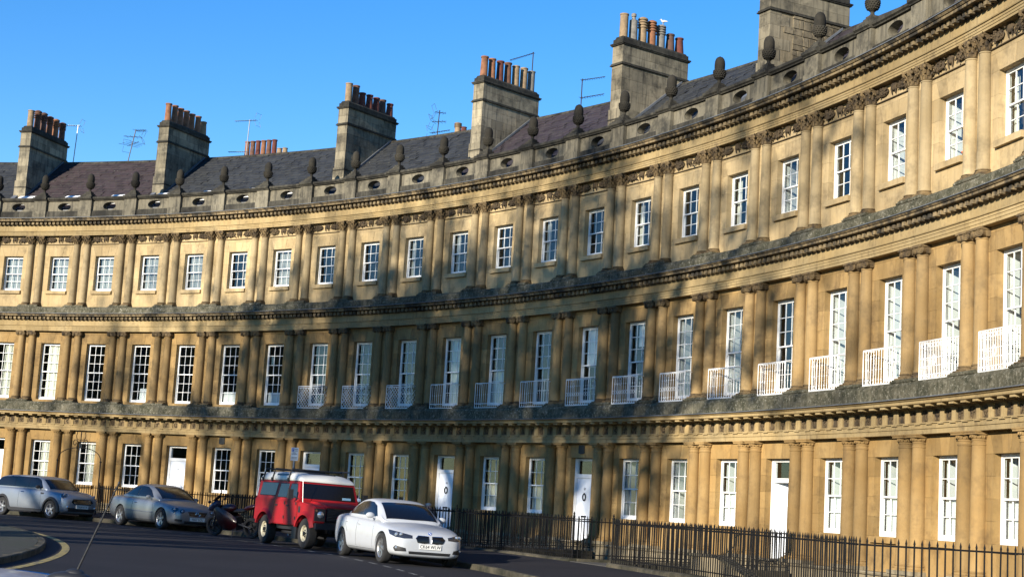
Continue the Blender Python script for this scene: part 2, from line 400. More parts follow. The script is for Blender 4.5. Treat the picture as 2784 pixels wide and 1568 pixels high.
# ------------------------------------------------------------------ sunken areas in front of the houses
DOORS = [-1, 3, 6, 9, 12, 16]
mb = MB(); mb.pbox(43.3, 48.6, F0, F1, -2.35, -2.25, 60); mb.pbox(43.15, 43.6, F0, F1, -2.3, -0.10, 60)
mb.pbox(43.0, 48.7, F0 - .1, F0, -2.3, 0.0, 1); mb.pbox(43.0, 48.7, F1, F1 + .1, -2.3, -.1, 1)
area = ob('sunken_area', mb.mesh('sunken_area', M_['stone_area']), None, PM(0), kind='structure')
GAPS = [(d, d + 1.0) for d in DOORS] + [(22.95, 23.6)]
for a, b in GAPS:
    mb = MB(); n = 5; rr = 43.21
    for k in range(n):
        r1 = rr + (48.33 - 43.21) / n
        for h in (0, 1):
            mb2 = MB(); a0 = a + 0.02 + h * (b - a - 0.04) / 2; a1 = a0 + (b - a - 0.04) / 2
            q = P((rr + r1) / 2, a0); zf = pave_z(q.x, q.y) + .004; mb2.pbox(rr + .004, r1 - .004, a0 + .002, a1 - .002, zf - .12, zf, 2)
            ob('flagstone', mb2.mesh('flagstone', M_['flagstone']), pavement, PM(0))
        rr = r1
    mb = MB(); mb.pbox(43.55, 48.3, a, b, -0.42, -0.15, 2); mb.pbox(43.6, 48.3, a + .1, a + .2, -2.25, -.43, 1); mb.pbox(43.6, 48.3, b - .2, b - .1, -2.25, -.43, 1)
    ob('footbridge', mb.mesh('footbridge', M_['stone_area']), pavement, PM(0))

# ------------------------------------------------------------------ shared facade meshes
BAY = DTH * 48.57
G = {}
RW = 48.57
WO = -.15      # windows and doors sit this much nearer than their mesh radius
def lathe_mesh(name, prof, mat, n=18): mb = MB(); mb.lathe(prof, n); return mb.mesh(name, mat, True)
LV = {1: dict(b=0.39, s0=0.53, s1=3.13, c=3.38, rb=.180, rt=.155),
      2: dict(b=4.62, s0=4.76, s1=7.43, c=7.64, rb=.165, rt=.140),
      3: dict(b=8.76, s0=8.89, s1=11.47, c=11.86, rb=.155, rt=.130)}
WIN = {1: (1.10, 2.92, 2, 2), 2: (4.66, 7.12, 3, 3), 3: (9.43, 10.97, 2, 2)}
ZR = {1: (0.30, 3.40), 2: (4.55, 7.66), 3: (8.69, 11.88)}
def column_meshes():
    for s in (1, 2, 3):
        L = LV[s]; h = L['s1'] - L['s0']; nm = {1: 'low', 2: 'mid', 3: 'high'}[s]
        pr = [(L['rb'] + .012, 0), (L['rb'] + .012, .03), (L['rb'], .06)]
        for k in range(1, 9):
            t = k / 8; pr.append((L['rb'] - (L['rb'] - L['rt']) * (t ** 1.6), .06 + (h - .10) * t))
        pr += [(L['rt'] + .014, h - .035), (L['rt'] + .014, h - .012), (L['rt'], h)]
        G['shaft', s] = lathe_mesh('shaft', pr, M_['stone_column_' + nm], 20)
        bh = L['s0'] - L['b']; rb = L['rb']; mb = MB()
        mb.box(-rb - .05, rb + .05, -rb - .05, rb + .05, 0, bh * .32)
        mb.lathe([(rb + .045, bh * .32), (rb + .055, bh * .45), (rb + .045, bh * .58), (rb + .012, bh * .64), (rb + .012, bh * .74), (rb + .03, bh * .8), (rb + .032, bh * .9), (rb + .012, bh)], 18)
        G['base', s] = mb.mesh('base', M_['stone_column_low' if s == 1 else 'stone_lichen'] if s == 1 else M_['stone_capital'], True)
    # Doric
    mb = MB(); r = .155
    mb.lathe([(r, 0), (r, .05), (r + .014, .055), (r + .014, .07), (r, .075), (r, .095), (r + .02, .10), (r + .045, .15), (r + .05, .17), (r + .03, .175)], 20)
    for k in range(14):
        a = 2 * math.pi * k / 14; mb.blob(((r + .042) * math.cos(a), (r + .042) * math.sin(a), .135), .018, .018, .028, 5, 4)
    mb.box(-.225, .225, -.225, .225, .178, .222); mb.box(-.24, .24, -.24, .24, .222, .25)
    G['cap', 1] = mb.mesh('capital', M_['stone_column_low'], True)
    # Ionic
    mb = MB(); r = .14
    mb.lathe([(r, 0), (r + .02, .01), (r + .045, .05), (r + .03, .09)], 16)
    for k in range(10):
        a = 2 * math.pi * k / 10; mb.blob(((r + .035) * math.cos(a), (r + .035) * math.sin(a), .045), .02, .02, .03, 5, 4)
    mb.box(-.20, .20, -.17, .17, .085, .15); mb.box(-.225, .225, -.2, .2, .15, .185); mb.box(-.205, .205, -.18, .18, .185, .21)
    vol = [(.0, .03), (.018, .03), (.022, .012), (.036, .012), (.04, .026), (.055, .026), (.06, .008), (.07, .008), (.074, .022), (.086, .022), (.09, -.1), (0, -.1)]
    for sx in (-1, 1):
        M = T(sx * .155, -.155, .085) @ RZ(sx * .35) @ RX(math.pi / 2); mb.lathe(vol, 14, M=M)
        M = T(sx * .19, .02, .085) @ RZ(sx * math.pi / 2) @ RX(math.pi / 2); mb.lathe([(.0, .02), (.07, .02), (.085, .0), (.085, -.04)], 12, M=M)
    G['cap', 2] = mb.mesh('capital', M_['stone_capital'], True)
    # Corinthian
    mb = MB(); r = .13; H = .39
    mb.lathe([(r, 0), (r + .02, .01), (r + .02, .025), (r, .03), (r + .005, .12), (r + .02, .22), (r + .05, .31), (r + .055, .33)], 16)
    for row, (z0, hh, off, w) in enumerate(((.03, .13, 0, .075), (.10, .15, .5, .075), (.2, .12, 0, .06))):
        for k in range(8):
            a = 2 * math.pi * (k + off) / 8; M = RZ(a)
            pts = [(r + .015, 0, w), (r + .035, hh * .5, w), (r + .065, hh * .85, w * .8), (r + .10, hh * .95, w * .55), (r + .105, hh * .80, w * .3)]
            vs = []; fs = []
            for (x, z, ww) in pts: vs += [M @ Vector((x, -ww / 2, z0 + z)), M @ Vector((x + .018, 0, z0 + z)), M @ Vector((x, ww / 2, z0 + z))]
            for q in range(4): fs += [(3*q, 3*q+1, 3*q+4, 3*q+3), (3*q+1, 3*q+2, 3*q+5, 3*q+4)]
            mb.add(vs, fs)
            mb.blob(M @ Vector((r + .10, 0, z0 + hh * .88)), .025, .025, .022, 5, 4)
    for k in range(4):
        a = math.pi / 4 + k * math.pi / 2; M = RZ(a)
        mb.blob(M @ Vector((r + .125, 0, .295)), .04, .04, .045, 7, 5)
        mb.tube([M @ Vector((r + .02, 0, .18)), M @ Vector((r + .06, 0, .27)), M @ Vector((r + .12, 0, .325))], .02, 5)
    q = .21; d = .165
    pts = [(-q, -q), (-d, -d * 1.02), (0, -d), (d, -d * 1.02), (q, -q), (d * 1.02, -d), (d, 0), (d * 1.02, d), (q, q), (d, d * 1.02), (0, d), (-d, d * 1.02), (-q, q), (-d * 1.02, d), (-d, 0), (-d * 1.02, -d)]
    mb.prism(pts, .335, .388, axis='z'); mb.blob((0, -.175, .33), .035, .03, .045, 6, 4)
    G['cap', 3] = mb.mesh('capital', M_['stone_capital'], True, fix=False)
column_meshes()
def block(r0, r1, a0, a1, z0, z1, mat, n=2, g=0.0022, name='stone'):
    mb = MB(); ga = g / (48.5 * DTH); mb.pbox(r0, r1, a0 + ga, a1 - ga, z0 + g, z1 - g, n); return mb.mesh(name, M_[mat])
WALLB = {}
def wall_blocks():
    for s in (1, 2, 3):
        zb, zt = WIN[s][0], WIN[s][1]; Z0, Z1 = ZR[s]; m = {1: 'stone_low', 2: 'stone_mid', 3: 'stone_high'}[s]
        for door in ((False, True) if s == 1 else (False,)):
            L = []; hw = (0.55 if door else 0.5) / BAY; z_b = 0.335 if door else zb
            n = max(3, round((zt - z_b) / 0.46)); c = 0.5
            for k in range(n):
                a, b = z_b + (zt - z_b) * k / n, z_b + (zt - z_b) * (k + 1) / n
                e = 0.30 if k % 2 else 0.22
                for (x0, x1) in ((0, c - hw - e * 0.45), (c - hw - e * 0.45, c - hw), (c + hw, c + hw + e * 0.45), (c + hw + e * 0.45, 1)):
                    L.append(block(RW, RW + .24, x0, x1, a, b, m))
            if z_b - Z0 > .12:
                for (x0, x1) in ((0, .36), (.36, .64), (.64, 1)): L.append(block(RW, RW + .24, x0, x1, Z0, z_b, m))
            else:
                for (x0, x1) in ((0, c - hw), (c + hw, 1)): L.append(block(RW, RW + .24, x0, x1, Z0, z_b, m))
            zl = min(zt + .40, Z1)          # flat arch: three voussoirs with splayed joints
            ga = .0012
            for (b0, b1, t0, t1) in ((c - hw, c - .055, c - hw - .06, c - .085), (c - .055, c + .055, c - .085, c + .085), (c + .055, c + hw, c + .085, c + hw + .06)):
                mb = MB(); vs = []
                for r in (RW + (.0 if b0 != c - .055 else -.004), RW + .24):
                    for (aa, z) in ((b0 + ga, zt + .002), (b1 - ga, zt + .002), (t1 - ga, zl - .002), (t0 + ga, zl - .002)):
                        vs.append((r * math.sin(aa * DTH), r * math.cos(aa * DTH), z))
                mb.add(vs, [(0,1,2,3), (7,6,5,4), (0,4,5,1), (1,5,6,2), (2,6,7,3), (3,7,4,0)]); L.append(mb.mesh('stone', M_[m]))
            for sgn in (-1, 1):
                mb = MB(); vs = []
                for r in (RW, RW + .24):
                    e = 0 if sgn < 0 else 1
                    for (aa, z) in ((c + sgn * (hw + ga), zt + .002), (e - sgn * ga, zt + .002), (e - sgn * ga, zl - .002), (c + sgn * (hw + .06 + ga), zl - .002)):
                        vs.append((r * math.sin(aa * DTH), r * math.cos(aa * DTH), z))
                mb.add(vs, [(0,1,2,3), (7,6,5,4), (0,4,5,1), (1,5,6,2), (2,6,7,3), (3,7,4,0)]); L.append(mb.mesh('stone', M_[m]))
            if Z1 - zl > .05:
                for (x0, x1) in ((0, .5), (.5, 1)): L.append(block(RW, RW + .24, x0, x1, zl, Z1, m))
            WALLB[s, door] = L
wall_blocks()
# ---- entablature bands: (storey) -> list of (part, subname, profile or box, pieces per bay, material)
def band(prof, nb, mat, name='stone'):
    out = []
    for k in range(nb):
        mb = MB(); ga = .0022 / (48.5 * DTH); mb.sweep(prof, k / nb + ga, (k + 1) / nb - ga, max(2, 6 // nb)); out.append(mb.mesh(name, M_[mat]))
    return out
def bx(r0, r1, z0, z1): return [(r0, z0), (r0, z1), (r1, z1), (r1, z0)]
BANDS = {
 1: [('architrave', band([(48.36, 3.382), (48.36, 3.49), (48.335, 3.492), (48.335, 3.60), (48.30, 3.60), (48.30, 3.625), (48.9, 3.625), (48.9, 3.382)], 2, 'stone_frieze')),
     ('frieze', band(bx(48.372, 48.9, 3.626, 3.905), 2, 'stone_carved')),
     ('cornice', band([(48.36, 3.906), (48.32, 3.93), (48.30, 3.985), (47.97, 3.985), (47.95, 4.0), (47.95, 4.06), (47.92, 4.065), (47.90, 4.085), (47.87, 4.10), (47.86, 4.118), (48.9, 4.118), (48.9, 3.906)], 2, 'stone_frieze')),
     ('lead_flashing', band([(47.845, 4.105), (47.845, 4.125), (48.16, 4.150), (48.16, 4.12)], 1, 'lead')),
     ('blocking_course', band([(48.15, 4.121), (48.15, 4.45), (48.22, 4.545), (48.9, 4.545), (48.9, 4.121)], 2, 'stone_lichen'))],
 2: [('architrave', band([(48.36, 7.642), (48.36, 7.71), (48.345, 7.712), (48.345, 7.785), (48.33, 7.787), (48.33, 7.845), (48.30, 7.85), (48.29, 7.872), (48.9, 7.872), (48.9, 7.642)], 2, 'stone_frieze')),
     ('frieze', band(bx(48.372, 48.9, 7.873, 8.10), 2, 'stone_frieze')),
     ('cornice', band([(48.36, 8.101), (48.33, 8.125), (48.33, 8.25), (48.28, 8.255), (48.10, 8.258), (48.09, 8.265), (48.09, 8.32), (48.06, 8.325), (48.03, 8.36), (48.02, 8.378), (48.9, 8.378), (48.9, 8.101)], 2, 'stone_cornice')),
     ('lead_flashing', band([(48.005, 8.366), (48.005, 8.384), (48.24, 8.404), (48.24, 8.38)], 1, 'lead')),
     ('blocking_course', band([(48.22, 8.381), (48.22, 8.62), (48.27, 8.685), (48.9, 8.685), (48.9, 8.381)], 2, 'stone_lichen'))],
 3: [('architrave', band([(48.36, 11.862), (48.36, 11.92), (48.345, 11.922), (48.345, 11.98), (48.33, 11.982), (48.33, 12.035), (48.30, 12.04), (48.29, 12.062), (48.9, 12.062), (48.9, 11.862)], 2, 'stone_frieze')),
     ('frieze', band(bx(48.372, 48.9, 12.063, 12.31), 2, 'stone_frieze')),
     ('cornice', band([(48.36, 12.311), (48.33, 12.335), (48.33, 12.46), (48.27, 12.465), (48.07, 12.468), (48.06, 12.475), (48.06, 12.535), (48.03, 12.54), (47.99, 12.585), (47.98, 12.605), (48.9, 12.605), (48.9, 12.311)], 2, 'stone_cornice')),
     ('lead_flashing', band([(47.965, 12.592), (47.965, 12.611), (48.46, 12.632), (48.46, 12.606)], 1, 'lead')),
     ('parapet_base', band([(48.44, 12.612), (48.44, 12.95), (48.47, 12.975), (48.86, 12.975), (48.86, 12.612)], 2, 'stone_soot'))]}
def dentils(z0, z1, r0):
    mb = MB(); n = 11
    for k in range(n): mb.pbox(r0, 48.34, (k + .21) / n, (k + .79) / n, z0, z1, 1)
    return mb.mesh('dentils', M_['stone_cornice'])
G['dent', 2] = dentils(8.13, 8.247, 48.20); G['dent', 3] = dentils(12.338, 12.457, 48.19)
def doric_bits():
    mb = MB(); w = .105
    pts = [(-w, 0), (-w + .012, -.0), (-w + .012, -.03), (-.045, -.03), (-.037, -.012), (-.029, -.03), (.029, -.03), (.037, -.012), (.045, -.03), (w - .012, -.03), (w - .012, 0), (w, 0)]
    mb.prism([(x, 48.372 + y) for x, y in pts], 3.627, 3.875, axis='z')
    mb.box(-w, w, 48.325, 48.38, 3.876, 3.904); mb.box(-w, w, 48.293, 48.34, 3.575, 3.599)
    G['triglyph'] = mb.mesh('triglyph', M_['stone_frieze'])
    mb = MB(); mb.box(-.10, .10, 47.99, 48.33, 3.935, 3.984)
    for gx in range(5):
        for gy in range(3): mb.box(-.085 + gx * .036, -.062 + gx * .036, 48.02 + gy * .05, 48.045 + gy * .05, 3.925, 3.936)
    mb.box(-.10, .10, 48.30, 48.36, 3.906, 3.935)
    G['mutule'] = mb.mesh('mutule', M_['stone_frieze'])
    rel = []; yy = 48.362
    def newr(fn):
        mb = MB(); fn(mb); rel.append(mb.mesh('metope_relief', M_['stone_garland'], True))
    z = 3.755
    newr(lambda m: (m.tube([(-.08, yy, z - .09), (0, yy - .01, z), (.08, yy, z + .09)], .017), m.tube([(.08, yy, z - .09), (0, yy - .01, z), (-.08, yy, z + .09)], .017), m.blob((0, yy - .01, z), .03, .02, .03)))
    newr(lambda m: (m.tube([(.055 * math.cos(t * .6), yy, z + .085 * math.sin(t * .6)) for t in range(11)], .018), m.blob((.05, yy, z - .07), .03, .02, .03)))
    newr(lambda m: (m.blob((0, yy, z + .03), .06, .025, .05), m.blob((0, yy, z - .04), .03, .02, .04), m.box(-.06, .06, yy - .01, yy + .02, z - .10, z - .085), m.tube([(-.05, yy, z + .05), (-.085, yy, z + .02), (-.04, yy, z - .02)], .012), m.tube([(.05, yy, z + .05), (.085, yy, z + .02), (.04, yy, z - .02)], .012)))
    newr(lambda m: (m.tube([(.05 * math.sin(t * .9), yy, z - .10 + t * .02) for t in range(11)], [.012 + .012 * math.sin(t * .3) for t in range(11)]), m.blob((.02, yy, z + .1), .03, .02, .022)))
    newr(lambda m: (m.blob((0, yy, z + .02), .05, .03, .065), m.blob((-.05, yy, z + .06), .03, .02, .03), m.blob((.05, yy, z + .06), .03, .02, .03), m.blob((0, yy, z - .07), .035, .02, .03)))
    newr(lambda m: (m.tube([(-.02, yy, z - .1), (.0, yy, z), (.03, yy, z + .1)], .014), m.blob((.05, yy, z + .04), .045, .02, .03), m.blob((-.04, yy, z + .02), .04, .02, .025), m.blob((-.05, yy, z - .05), .03, .02, .02)))
    newr(lambda m: (m.prism([(-.07, z - .09), (.07, z - .09), (.02, z + .09), (-.02, z + .09)], yy - .015, yy + .02), m.blob((0, yy, z + .1), .03, .02, .02)))
    G['relief'] = rel
doric_bits()
mb = MB(); mb.pbox(48.19, 48.6, -.225, .225, 4.546, 4.585, 2); mb.pbox(48.22, 48.6, -.205, .205, 4.585, 4.621, 2); G['pstep', 2] = mb.mesh('plinth_step', M_['stone_lichen'])
mb = MB(); mb.pbox(48.245, 48.6, -.225, .225, 8.686, 8.725, 2); mb.pbox(48.26, 48.6, -.205, .205, 8.725, 8.761, 2); G['pstep', 3] = mb.mesh('plinth_step', M_['stone_lichen'])
mb = MB(); mb.pbox(48.22, 48.6, -.225, .225, .301, .391, 2); G['pstep', 1] = mb.mesh('plinth_step', M_['stone_base'])
def garland():
    out = []
    for sd in range(3):
        rn = random.Random(sd + 3); mb = MB(); y = RW - .02; zc = 11.68
        mb.box(-.80, .80, RW - .045, RW, 11.475, 11.497)
        mb.blob((0, y - .03, zc + .05), .075, .05, .10, 8, 6); mb.blob((-.08, y, zc + .10), .05, .04, .05); mb.blob((.08, y, zc + .10), .05, .04, .05)
        for sx in (-1, 1):
            mb.tube([(sx * .07, y - .02, zc + .12), (sx * .10, y - .03, zc), (sx * .07, y - .02, zc - .13)], [.035, .025, .012], 5)
            mb.blob((sx * .47, y - .02, zc + .02), .24, .04, .12, 10, 6)
            for k in range(44):
                t = rn.gauss(.48, .14); zz = zc + .02 + rn.gauss(0, .045)
                mb.blob((sx * t, y - rn.uniform(.03, .075), zz + rn.uniform(-.09, .09)), rn.uniform(.022, .05), .026, rn.uniform(.018, .036), 5, 4, M=RY(rn.uniform(0, 3)))
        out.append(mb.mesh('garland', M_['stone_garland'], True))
    G['garland'] = out
garland()
def parapet_meshes():
    # panel with a real oval hole
    mb = MB(); a0, a1 = .135, .865; z0, z1 = 12.976, 13.44; zc = 13.185; ha, hz = .142, .175; n = 28
    def ring(r, pts): return [(r * math.sin(a * DTH), r * math.cos(a * DTH), z) for a, z in pts]
    inner = []; outer = []
    for k in range(n):
        t = 2 * math.pi * k / n; c, s_ = math.cos(t), math.sin(t)
        inner.append((.5 + ha * c, zc + hz * s_))
        ux = (a1 - .5) / abs(c) if abs(c) > 1e-6 else 1e9; uz = ((z1 - zc) if s_ > 0 else (zc - z0)) / abs(s_) if abs(s_) > 1e-6 else 1e9
        u = min(ux, uz); outer.append((.5 + c * u, zc + s_ * u))
    # force corners
    for cx_, cz_ in ((a0, z0), (a1, z0), (a1, z1), (a0, z1)):
        k = min(range(n), key=lambda q: ((outer[q][0] - cx_) * 2.4) ** 2 + (outer[q][1] - cz_) ** 2); outer[k] = (cx_, cz_)
    vs = []
    for r in (48.53, 48.80): vs += ring(r, inner) + ring(r, outer)
    fs = []
    for k in range(n):
        j = (k + 1) % n
        fs.append((k, j, n + j, n + k)); fs.append((2*n + k, 3*n + k, 3*n + j, 2*n + j)); fs.append((k, 2*n + k, 2*n + j, j)); fs.append((n + k, n + j, 3*n + j, 3*n + k))
    mb.add(vs, fs); G['panel'] = mb.mesh('parapet_panel', M_['stone_parapet'])
    mb = MB(); mb.sweep([(48.46, 13.441), (48.45, 13.47), (48.40, 13.50), (48.39, 13.56), (48.42, 13.59), (48.92, 13.60), (48.92, 13.441)], .135, .865, 4); G['coping'] = mb.mesh('coping', M_['stone_soot'])
    mb = MB(); e = .133
    mb.pbox(48.40, 48.86, -e, e, 12.977, 13.44, 2); mb.pbox(48.37, 48.86, -e - .01, e + .01, 12.61, 12.976, 2)
    G['pedestal'] = mb.mesh('pedestal', M_['stone_parapet'])
    mb = MB(); mb.sweep([(48.36, 13.441), (48.35, 13.47), (48.30, 13.505), (48.29, 13.57), (48.33, 13.605), (48.92, 13.605), (48.92, 13.441)], -e - .012, e + .012, 2)
    for k, (w, z0, z1) in enumerate(((.30, 13.606, 13.66), (.235, 13.66, 13.72), (.18, 13.72, 13.78), (.13, 13.78, 13.85))): mb.box(-w, w, 48.63 - w * .85, 48.63 + w * .85, z0, z1)
    G['pedcap'] = mb.mesh('pedestal_cap', M_['stone_soot'])
    mb = MB(); c = (0, 48.63, 0)
    mb.lathe([(.10, 13.84), (.085, 13.87), (.055, 13.90), (.05, 13.95), (.075, 13.985), (.09, 13.99)], 14, c)
    G['stem'] = mb.mesh('stem', M_['stone_acorn'], True)
    mb = MB(); mb.lathe([(.07, 13.98), (.12, 14.02), (.16, 14.09), (.178, 14.17), (.18, 14.23), (.165, 14.275), (.13, 14.28)], 16, c)
    for row, (z, r) in enumerate(((14.04, .135), (14.09, .162), (14.14, .176), (14.19, .182), (14.24, .180))):
        for k in range(16):
            a = 2 * math.pi * (k + .5 * (row % 2)) / 16; mb.blob((r * math.cos(a), 48.63 + r * math.sin(a), z), .021, .021, .022, 5, 4)
    G['cup'] = mb.mesh('acorn_cup', M_['stone_acorn'], True)
    mb = MB(); mb.lathe([(.145, 14.27), (.157, 14.33), (.158, 14.45), (.148, 14.53), (.125, 14.60), (.085, 14.65), (.035, 14.675), (.01, 14.69)], 16, c)
    G['nut'] = mb.mesh('acorn_nut', M_['stone_acorn'], True)
parapet_meshes()
# ---- windows
def window_meshes(s):
    zb, zt, ru, rl = WIN[s]; hw = .5; mb = MB()
    mb.box(-hw, -hw + .032, 48.885, 48.99, zb, zt); mb.box(hw - .032, hw, 48.885, 48.99, zb, zt); mb.box(-hw + .032, hw - .032, 48.885, 48.99, zt - .045, zt); mb.box(-hw + .032, hw - .032, 48.87, 48.99, zb, zb + .035)
    G['wframe', s] = mb.mesh('window', M_['white_paint'])
    zm = (zb + zt) / 2; x0 = -hw + .034; x1 = -x0; st = .030; br = .0085
    for nm, r0, r1, za, zz, rows, bot, top in (('upper', 48.90, 48.935, zm - .022, zt - .047, ru, .036, .04), ('lower', 48.938, 48.973, zb + .036, zm + .022, rl, .085, .036)):
        mb = MB()
        mb.box(x0, x0 + st, r0, r1, za, zz); mb.box(x1 - st, x1, r0, r1, za, zz); mb.box(x0 + st, x1 - st, r0, r1, za, za + bot); mb.box(x0 + st, x1 - st, r0, r1, zz - top, zz)
        if nm == 'upper':
            for xx in (x0, x1 - st): mb.prism([(xx, za), (xx + st, za), (xx + st * .7, za - .05), (xx + st * .3, za - .06)], r0 + .004, r1 - .004)
        ix0, ix1, iz0, iz1 = x0 + st, x1 - st, za + bot, zz - top
        cw = (ix1 - ix0) / 3; ch = (iz1 - iz0) / rows
        for k in (1, 2): mb.box(ix0 + k * cw - br, ix0 + k * cw + br, r0 + .004, r1 - .004, iz0, iz1)
        for k in range(1, rows): mb.box(ix0, ix1, r0 + .002, r1 - .002, iz0 + k * ch - br, iz0 + k * ch + br)
        G['sash', s, nm] = mb.mesh('sash', M_['white_paint'])
        pm = MB(); pm.box(-cw / 2 + br * .6, cw / 2 - br * .6, -.002, .002, -ch / 2 + br * .6, ch / 2 - br * .6)
        G['pane', s, nm] = (pm.mesh('pane', M_['pane_glass']), [(ix0 + (i + .5) * cw, (r0 + r1) / 2, iz0 + (j + .5) * ch) for j in range(rows) for i in range(3)])
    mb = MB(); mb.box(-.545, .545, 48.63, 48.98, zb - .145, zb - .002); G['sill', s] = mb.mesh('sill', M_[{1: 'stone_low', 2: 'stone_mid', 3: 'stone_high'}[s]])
    mb = MB(); d0, d1, xw = 48.995, 51.2, .95; z0, z1 = zb - .5, zt + .35
    mb.box(-xw, xw, d1, d1 + .05, z0, z1); mb.box(-xw - .05, -xw, d0, d1, z0, z1); mb.box(xw, xw + .05, d0, d1, z0, z1); mb.box(-xw, xw, d0, d1, z0 - .05, z0); mb.box(-xw, xw, d0, d1, z1, z1 + .05)
    for sx in (-1, 1): mb.box(*(sorted((sx * (hw + .003), sx * xw))), 48.965, 48.994, z0, z1)
    mb.box(-hw, hw, 48.965, 48.994, zt + .003, z1); mb.box(-hw, hw, 48.992, 49.0, z0, zb - .003)
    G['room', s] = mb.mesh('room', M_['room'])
for s in (1, 2, 3): window_meshes(s)
def drape(kind, s):
    """blinds, nets, shutters and curtains as hung behind one window"""
    key = ('drape', kind, s)
    if key in G: return G[key]
    zb, zt = WIN[s][0], WIN[s][1]; zm = (zb + zt) / 2; mb = MB(); mat = 'blind_cream'; nm = 'blind'
    def folds(x0, x1, z0, z1, n, amp=.02, y=49.07):
        vs = []; fs = []
        for k in range(n * 4 + 1):
            x = x0 + (x1 - x0) * k / (n * 4); yy = y + amp * math.sin(k * math.pi / 2)
            vs += [(x, yy, z0), (x, yy, z1)]
        for k in range(n * 4): fs.append((2*k, 2*k+2, 2*k+3, 2*k+1))
        mb.add(vs, fs)
    if kind == 'full': mb.box(-.30, .44, 49.04, 49.05, zb + .05, zt - .06)
    elif kind == 'vertical': mat = 'blind_cream'; [mb.box(-.45 + k * .075, -.45 + k * .075 + .062, 49.04 + .006 * (k % 2), 49.05 + .006 * (k % 2), zb + .05, zt - .08) for k in range(4, 12)]
    elif kind == 'low': mat = 'blind_white'; mb.box(-.44, .44, 49.04, 49.05, zb + .04, zb + (zt - zb) * .22)
    elif kind == 'lowright': mat = 'blind_white'; mb.box(-.12, .44, 49.04, 49.05, zb + .04, zb + (zt - zb) * .25)
    elif kind == 'half': mat = 'blind_cream'; mb.box(-.44, .44, 49.04, 49.05, zb + .04, zm - .03)
    elif kind == 'upper': mat = 'blind_white'; mb.box(-.40, .44, 49.04, 49.05, zm - .05, zt - .05)
    elif kind == 'upshort': mat = 'blind_white'; mb.box(-.20, .44, 49.04, 49.05, zt - .75, zt - .05)
    elif kind == 'net': mat = 'net_grey'; nm = 'net_curtain'; folds(-.46, .46, zb + .03, zt - .05, 8, .012)
    elif kind == 'curtains': mat = 'curtain'; nm = 'curtain'; folds(-.47, -.25, zb + .03, zt - .05, 3); folds(.22, .47, zb + .03, zt - .05, 3)
    elif kind == 'rightcurtain': mat = 'curtain'; nm = 'curtain'; folds(.12, .47, zb + .3, zt - .05, 4, .03)
    elif kind == 'shutters':
        mat = 'blind_white'; nm = 'shutter'
        for sx in (-1, 1):
            mb.box(*sorted((sx * .455, sx * .475)), 49.01, 49.36, zb + .05, zt - .06)
            for q in range(3): mb.box(*sorted((sx * .445, sx * .456)), 49.05, 49.32, zb + .1 + q * (zt - zb) / 3, zb + (q + .85) * (zt - zb) / 3)
    elif kind == 'lowshutters':
        mat = 'blind_white'; nm = 'shutter'
        for x0, x1 in ((-.45, -.235), (-.225, -.005), (.005, .225), (.235, .45)):
            mb.box(x0, x1, 49.03, 49.05, zb + .04, zm - .02); mb.box(x0 + .04, x1 - .04, 49.022, 49.03, zb + .12, zm - .1)
        for sx in (-1, 1): mb.box(*sorted((sx * .455, sx * .475)), 49.06, 49.36, zb + .05, zt - .06)
    G[key] = (nm, mb.mesh(nm, M_[mat])); return G[key]
def door_mesh():
    mb = MB(); z0, z1 = .345, 2.30
    mb.box(-.43, .43, 48.93, 48.975, z0, z1)
    for (x0, x1) in ((-.35, -.05), (.05, .35)):
        for (a, b) in ((z0 + .16, z0 + .75), (z0 + .86, z0 + 1.40), (z0 + 1.51, z0 + 1.82)):
            mb.box(x0, x1, 48.918, 48.935, a, b); mb.box(x0 + .05, x1 - .05, 48.910, 48.920, a + .05, b - .05)
    G['leaf'] = mb.mesh('door_leaf', M_['door_paint'])
    mb = MB(); mb.box(-.55, -.435, 48.90, 49.0, .34, 2.91); mb.box(.435, .55, 48.90, 49.0, .34, 2.91); mb.box(-.435, .435, 48.89, 49.0, 2.305, 2.42); mb.box(-.435, .435, 48.90, 49.0, 2.84, 2.91)
    mb.box(-.5, -.47, 48.885, 48.905, .34, 2.9); mb.box(.47, .5, 48.885, 48.905, .34, 2.9)
    G['doorframe'] = mb.mesh('door', M_['white_paint'])
    mb = MB(); mb.box(-.434, .434, 48.95, 48.955, 2.421, 2.839); G['transom'] = mb.mesh('pane', M_['pane_glass'])
    mb = MB(); mb.box(-.55, .55, 48.3, 48.98, .302, .336); G['step'] = mb.mesh('doorstep', M_['stone_base'])
    mb = MB()
    mb.tube([(.075 * math.cos(t * math.pi / 8), 48.89, 1.70 + .10 * math.sin(t * math.pi / 8)) for t in range(17)], .018, 6); mb.blob((0, 48.892, 1.805), .035, .02, .03); mb.blob((0, 48.89, 1.60), .03, .02, .025)
    G['knocker'] = mb.mesh('knocker', M_['black_iron'], True)
    mb = MB(); mb.box(-.13, .13, 48.90, 48.912, 1.07, 1.12); G['letter'] = mb.mesh('letter_plate', M_['black_iron'])
    mb = MB(); d0, d1, xw = 49.0, 52.2, 1.0
    mb.box(-xw, xw, d1, d1 + .05, .1, 3.2); mb.box(-xw - .05, -xw, d0, d1, .1, 3.2); mb.box(xw, xw + .05, d0, d1, .1, 3.2); mb.box(-xw, xw, d0, d1, .05, .1); mb.box(-xw, xw, d0, d1, 3.2, 3.25)
    for sx in (-1, 1): mb.box(*(sorted((sx * .553, sx * xw))), 48.965, 48.999, .1, 3.2)
    mb.box(-.55, .55, 48.965, 48.999, 2.913, 3.2)
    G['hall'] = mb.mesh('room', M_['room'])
door_mesh()
